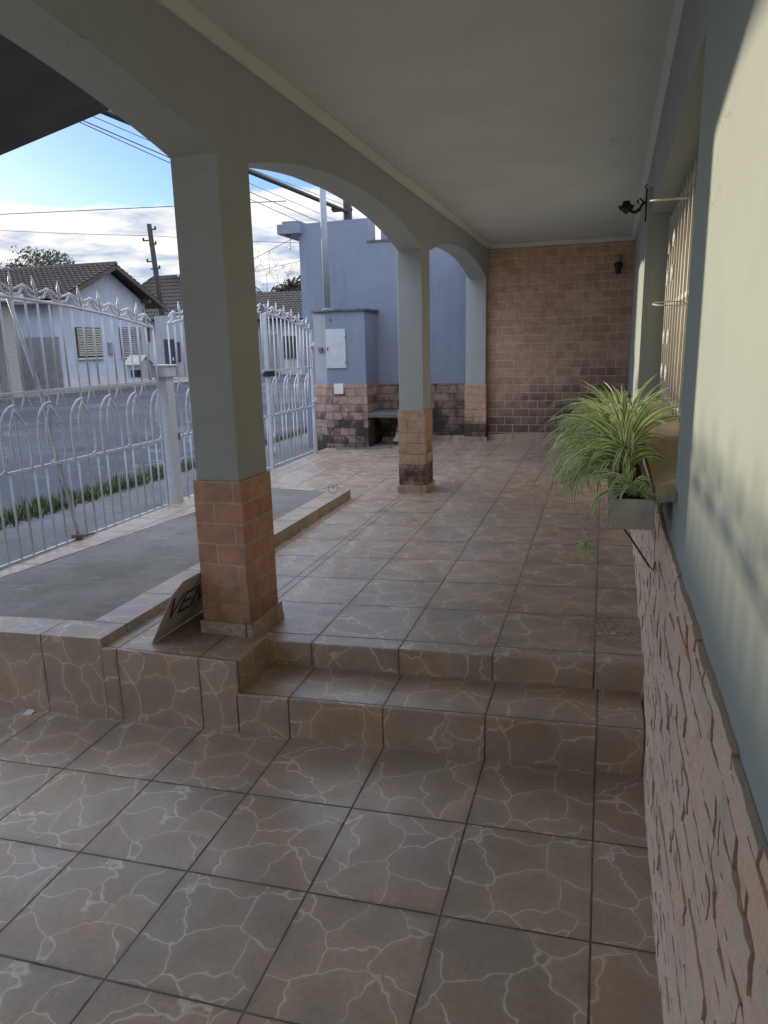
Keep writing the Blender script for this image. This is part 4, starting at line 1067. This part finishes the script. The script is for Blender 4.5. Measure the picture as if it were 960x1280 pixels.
def leaf(b, base, ang, L, w, rise, droop, rnd, nseg=9):
    d = Vector((math.cos(ang), math.sin(ang), 0)); sd_ = Vector((-d.y, d.x, 0))
    tw = rnd.uniform(-.25, .25); ro = rnd.gauss(0, .75); cr_, sr_ = math.cos(ro), math.sin(ro)
    prev = None
    elev = rise; p = Vector(base); step = L / nseg
    pts = []
    for k in range(nseg + 1):
        q = k / nseg
        pts.append((p.copy(), q))
        elev -= droop / nseg * (0.45 + 1.1 * q)
        p = p + (d * math.cos(elev) + Vector((0, 0, math.sin(elev)))) * step
        d2 = Vector((d.x * math.cos(tw / nseg) - d.y * math.sin(tw / nseg), d.x * math.sin(tw / nseg) + d.y * math.cos(tw / nseg), 0)); d = d2; sd_ = Vector((-d.y, d.x, 0))
    sd0 = Vector((-math.sin(ang), math.cos(ang), 0))
    for (p0, q0), (p1, q1) in zip(pts[:-1], pts[1:]):
        w0 = w * min(1, .55 + q0 * 2.2) * (1 - q0 ** 3) ; w1 = w * min(1, .55 + q1 * 2.2) * (1 - q1 ** 3) + .0003
        dd = (p1 - p0).normalized(); nn = dd.cross(sd0).normalized(); sd_ = sd0 * cr_ + nn * sr_; cup = dd.cross(sd_).normalized() * .22
        if cup.z < 0: cup = -cup
        # two half strips with a shallow fold along the mid rib
        b.face([p0 - sd_ * w0 + cup * w0, p0, p1, p1 - sd_ * w1 + cup * w1], True, [(0, q0), (.5, q0), (.5, q1), (0, q1)])
        b.face([p0, p0 + sd_ * w0 + cup * w0, p1 + sd_ * w1 + cup * w1, p1], True, [(.5, q0), (1, q0), (1, q1), (.5, q1)])
def crown(b, c, n, L, rnd, bias=None, riseb=(.6, 1.5), wid=(.007, .011)):
    for k in range(n):
        a = rnd.uniform(0, 2 * math.pi)
        if bias is not None and rnd.random() < .75: a = rnd.gauss(bias, .85)
        r_ = rnd.uniform(*riseb)
        LL = L * rnd.uniform(.65, 1.15) * ((.55 if bias is not None else .8) if math.cos(a) > .2 else 1)
        leaf(b, Vector(c) + Vector((rnd.uniform(-.02, .02), rnd.uniform(-.05, .05), 0)), a, LL, rnd.uniform(*wid), r_, rnd.uniform(1.9, 3.3), rnd)
rp = random.Random(21)
t = thing('spider_plant', (.07, .7, PZ1 - .02), 'big variegated spider plant spilling over the outer side of the trough', 'plant', 'spider plants in the trough')
b = MB()
for yy, n_, L_ in ((.44, 62, .34), (.64, 75, .36), (.84, 75, .38), (1.04, 66, .38)):
    crown(b, (.060, yy, PZ1 + .03), n_, L_, rp, math.pi * rp.uniform(.95, 1.1))
    for k in range(24): leaf(b, (.05, yy + rp.uniform(-.05, .05), PZ1 + .04), rp.uniform(0, 6.28), rp.uniform(.26, .36), rp.uniform(.006, .0095), rp.uniform(1.3, 1.52), rp.uniform(1.0, 2.2), rp)
for k in range(130):      # curtain hanging over the rim
    leaf(b, (PX0 + .03, rp.uniform(.35, 1.1), PZ1 + .03), rp.gauss(math.pi, .55), rp.uniform(.23, .34), rp.uniform(.007, .0105), rp.uniform(.35, 1.0), rp.uniform(2.2, 3.2), rp)
lv = b.build('leaves', M['spider'], t, fix=False)
b = MB(); b.tube([(-.03, .28, 1.09), (-.06, .24, 1.05), (-.075, .21, 1.0), (-.060, .18, .965)], .002, 5); b.tube([(0.0, .33, 1.15), (-.10, .33, 1.22), (-.20, .34, 1.20), (-.245, .33, 1.13)], .0015, 5); b.build('runner', M['spider'], t)
b = MB()
for k in range(34): leaf(b, (-.060, .18, .962), rp.uniform(0, 6.28), rp.uniform(.045, .075), .0028, rp.uniform(-.9, .9), rp.uniform(.4, 1.8), rp, 5)
b.build('plantlet', M['spider'], t, fix=False)
b = MB()
for k in range(12): leaf(b, (-.245, .33, 1.13), rp.uniform(0, 6.28), rp.uniform(.02, .04), .0022, rp.uniform(-.9, .9), rp.uniform(.4, 1.8), rp, 4)
b.build('plantlet', M['spider'], t, fix=False)
t = thing('spider_plant', (.07, .17, PZ1 - .02), 'smaller spider plant with arching leaves at the near end of the trough', 'plant', 'spider plants in the trough')
b = MB(); crown(b, (.075, .19, PZ1 - .008), 34, .20, rp, None, (.5, 1.3), (.005, .0085)); b.build('leaves', M['spider'], t, fix=False)

# pot rings on the grille
for (cx0, cy0, cz0, lab) in ((.225, 1.60, 2.225, 'empty pale wire pot ring fixed high on the window bars'), (.245, 1.30, 1.752, 'empty pale wire pot ring fixed half way up the window bars')):
    b = MB(); pts = [(cx0 + .085 * math.cos(k / 28 * 2 * math.pi), cy0 + .085 * math.sin(k / 28 * 2 * math.pi), cz0 + .012 * math.sin(k / 28 * 2 * math.pi)) for k in range(29)]
    b.tube(pts, .0032, 6, False); b.tube([(cx0 + .085, cy0, cz0), (cx0 + .11, cy0, cz0 + .002)], .0032, 6)
    o = b.build('wire_pot_ring', M['white_wire']); tag(o, lab, 'pot ring')

# wall lamps
t = thing('wrought_iron_lamp', (.20, 3.75, 2.40), 'black wrought iron scroll bracket lamp on the house wall beyond the window', 'wall lamp')
LX = wx(3.75)
b = MB(); b.box(LX - .018, LX - .001, 3.74, 3.76, 2.44, 2.66); b.tube([(LX - .016, 3.75, 2.655), (LX - .026, 3.75, 2.68), (LX - .012, 3.75, 2.695)], .005, 6); b.build('back_strip', M['black_iron'], t, bevel=.003)
b = MB()
b.tube([(LX - .02, 3.75, 2.575), (LX - .045, 3.75, 2.555), (LX - .06, 3.75, 2.52), (LX - .085, 3.75, 2.505), (LX - .115, 3.75, 2.515), (LX - .135, 3.75, 2.54)], .010, 7)
b.tube([(LX - .03, 3.75, 2.57), (LX - .055, 3.75, 2.60), (LX - .075, 3.75, 2.585), (LX - .065, 3.75, 2.565)], .007, 6)
for k in range(5): 
    a = rp.uniform(0, 6.28); c = Vector((LX - .05 - k * .018, 3.75, 2.52 + .01 * math.sin(k * 2)))
    b.tube([c, c + Vector((-.012, .012 * math.cos(a), .022 * math.sin(a)))], [.009, .002], 5)
b.build('scroll_arm', M['black_iron'], t)
b = MB(); b.lathe([(.006, -.03), (.022, -.015), (.040, .0), (.044, .03), (.028, .034), (.026, .058), (.012, .060)], (LX - .150, 3.75, 2.53), 12)
for k in range(6):
    a = k / 6 * 6.283; c = Vector((LX - .15 + .036 * math.cos(a), 3.75 + .036 * math.sin(a), 2.535))
    b.tube([c, c + Vector((.02 * math.cos(a), .02 * math.sin(a), .03))], [.012, .003], 5)
b.build('lamp_cup', M['black_iron'], t)
t = thing('brick_wall_lamp', (.085, 7.6, 2.40), 'small dark wall lamp with pointed holder high on the brick end wall', 'wall lamp')
b = MB(); b.lathe([(.004, -.11), (.018, -.08), (.03, -.04), (.052, .0), (.05, .02), (.03, .03)], (.085, 7.57, 2.50), 12); b.build('holder', M['black_iron'], t)
b = MB(); b.lathe([(.028, .03), (.036, .06), (.036, .09), (.02, .12)], (.085, 7.57, 2.50), 12); b.build('glass_shade', mottled('grey_lamp_glass', (.22, .22, .20), (.30, .30, .27), 9, .3, 0), t)
b = MB(); b.tube([(.085, 7.65, 2.47), (.085, 7.57, 2.47)], .012, 6); b.lathe([(.035, -.06), (.035, .06)], (.085, 7.637, 2.47), 10); b.build('bracket', M['black_iron'], t)

# small litter
b = MB(); b.add([(-2.63, .345, zl(-2.63, .345) + .004), (-2.585, .352, zl(-2.6, .35) + .003), (-2.59, .385, zl(-2.6, .38) + .010), (-2.62, .375, zl(-2.6, .37) + .016), (-2.605, .36, zl(-2.6, .36) + .003)], [(0, 1, 4), (1, 2, 4), (2, 3, 4), (3, 0, 4), (0, 3, 2, 1)])
o = b.build('paper_scrap', M['white_plastic'], fix=False); tag(o, 'torn white paper scrap on the lower floor by the tiled bed', 'paper')
pts = []
for k in range(26):
    a = k / 25 * 2.3 * math.pi; pts.append((-2.32 + .035 * math.cos(a) + .002 * k, 3.72 + .02 * math.sin(a), bz(-2.3, 3.7) + .035 + .035 * math.sin(a)))
b = MB(); b.tube(pts + [(-2.50, 3.80, bz(-2.5, 3.8) + .006)], .0025, 5); o = b.build('wire_curl', M['wire']); tag(o, 'loose curl of wire lying on the far end of the bed rim', 'wire curl')
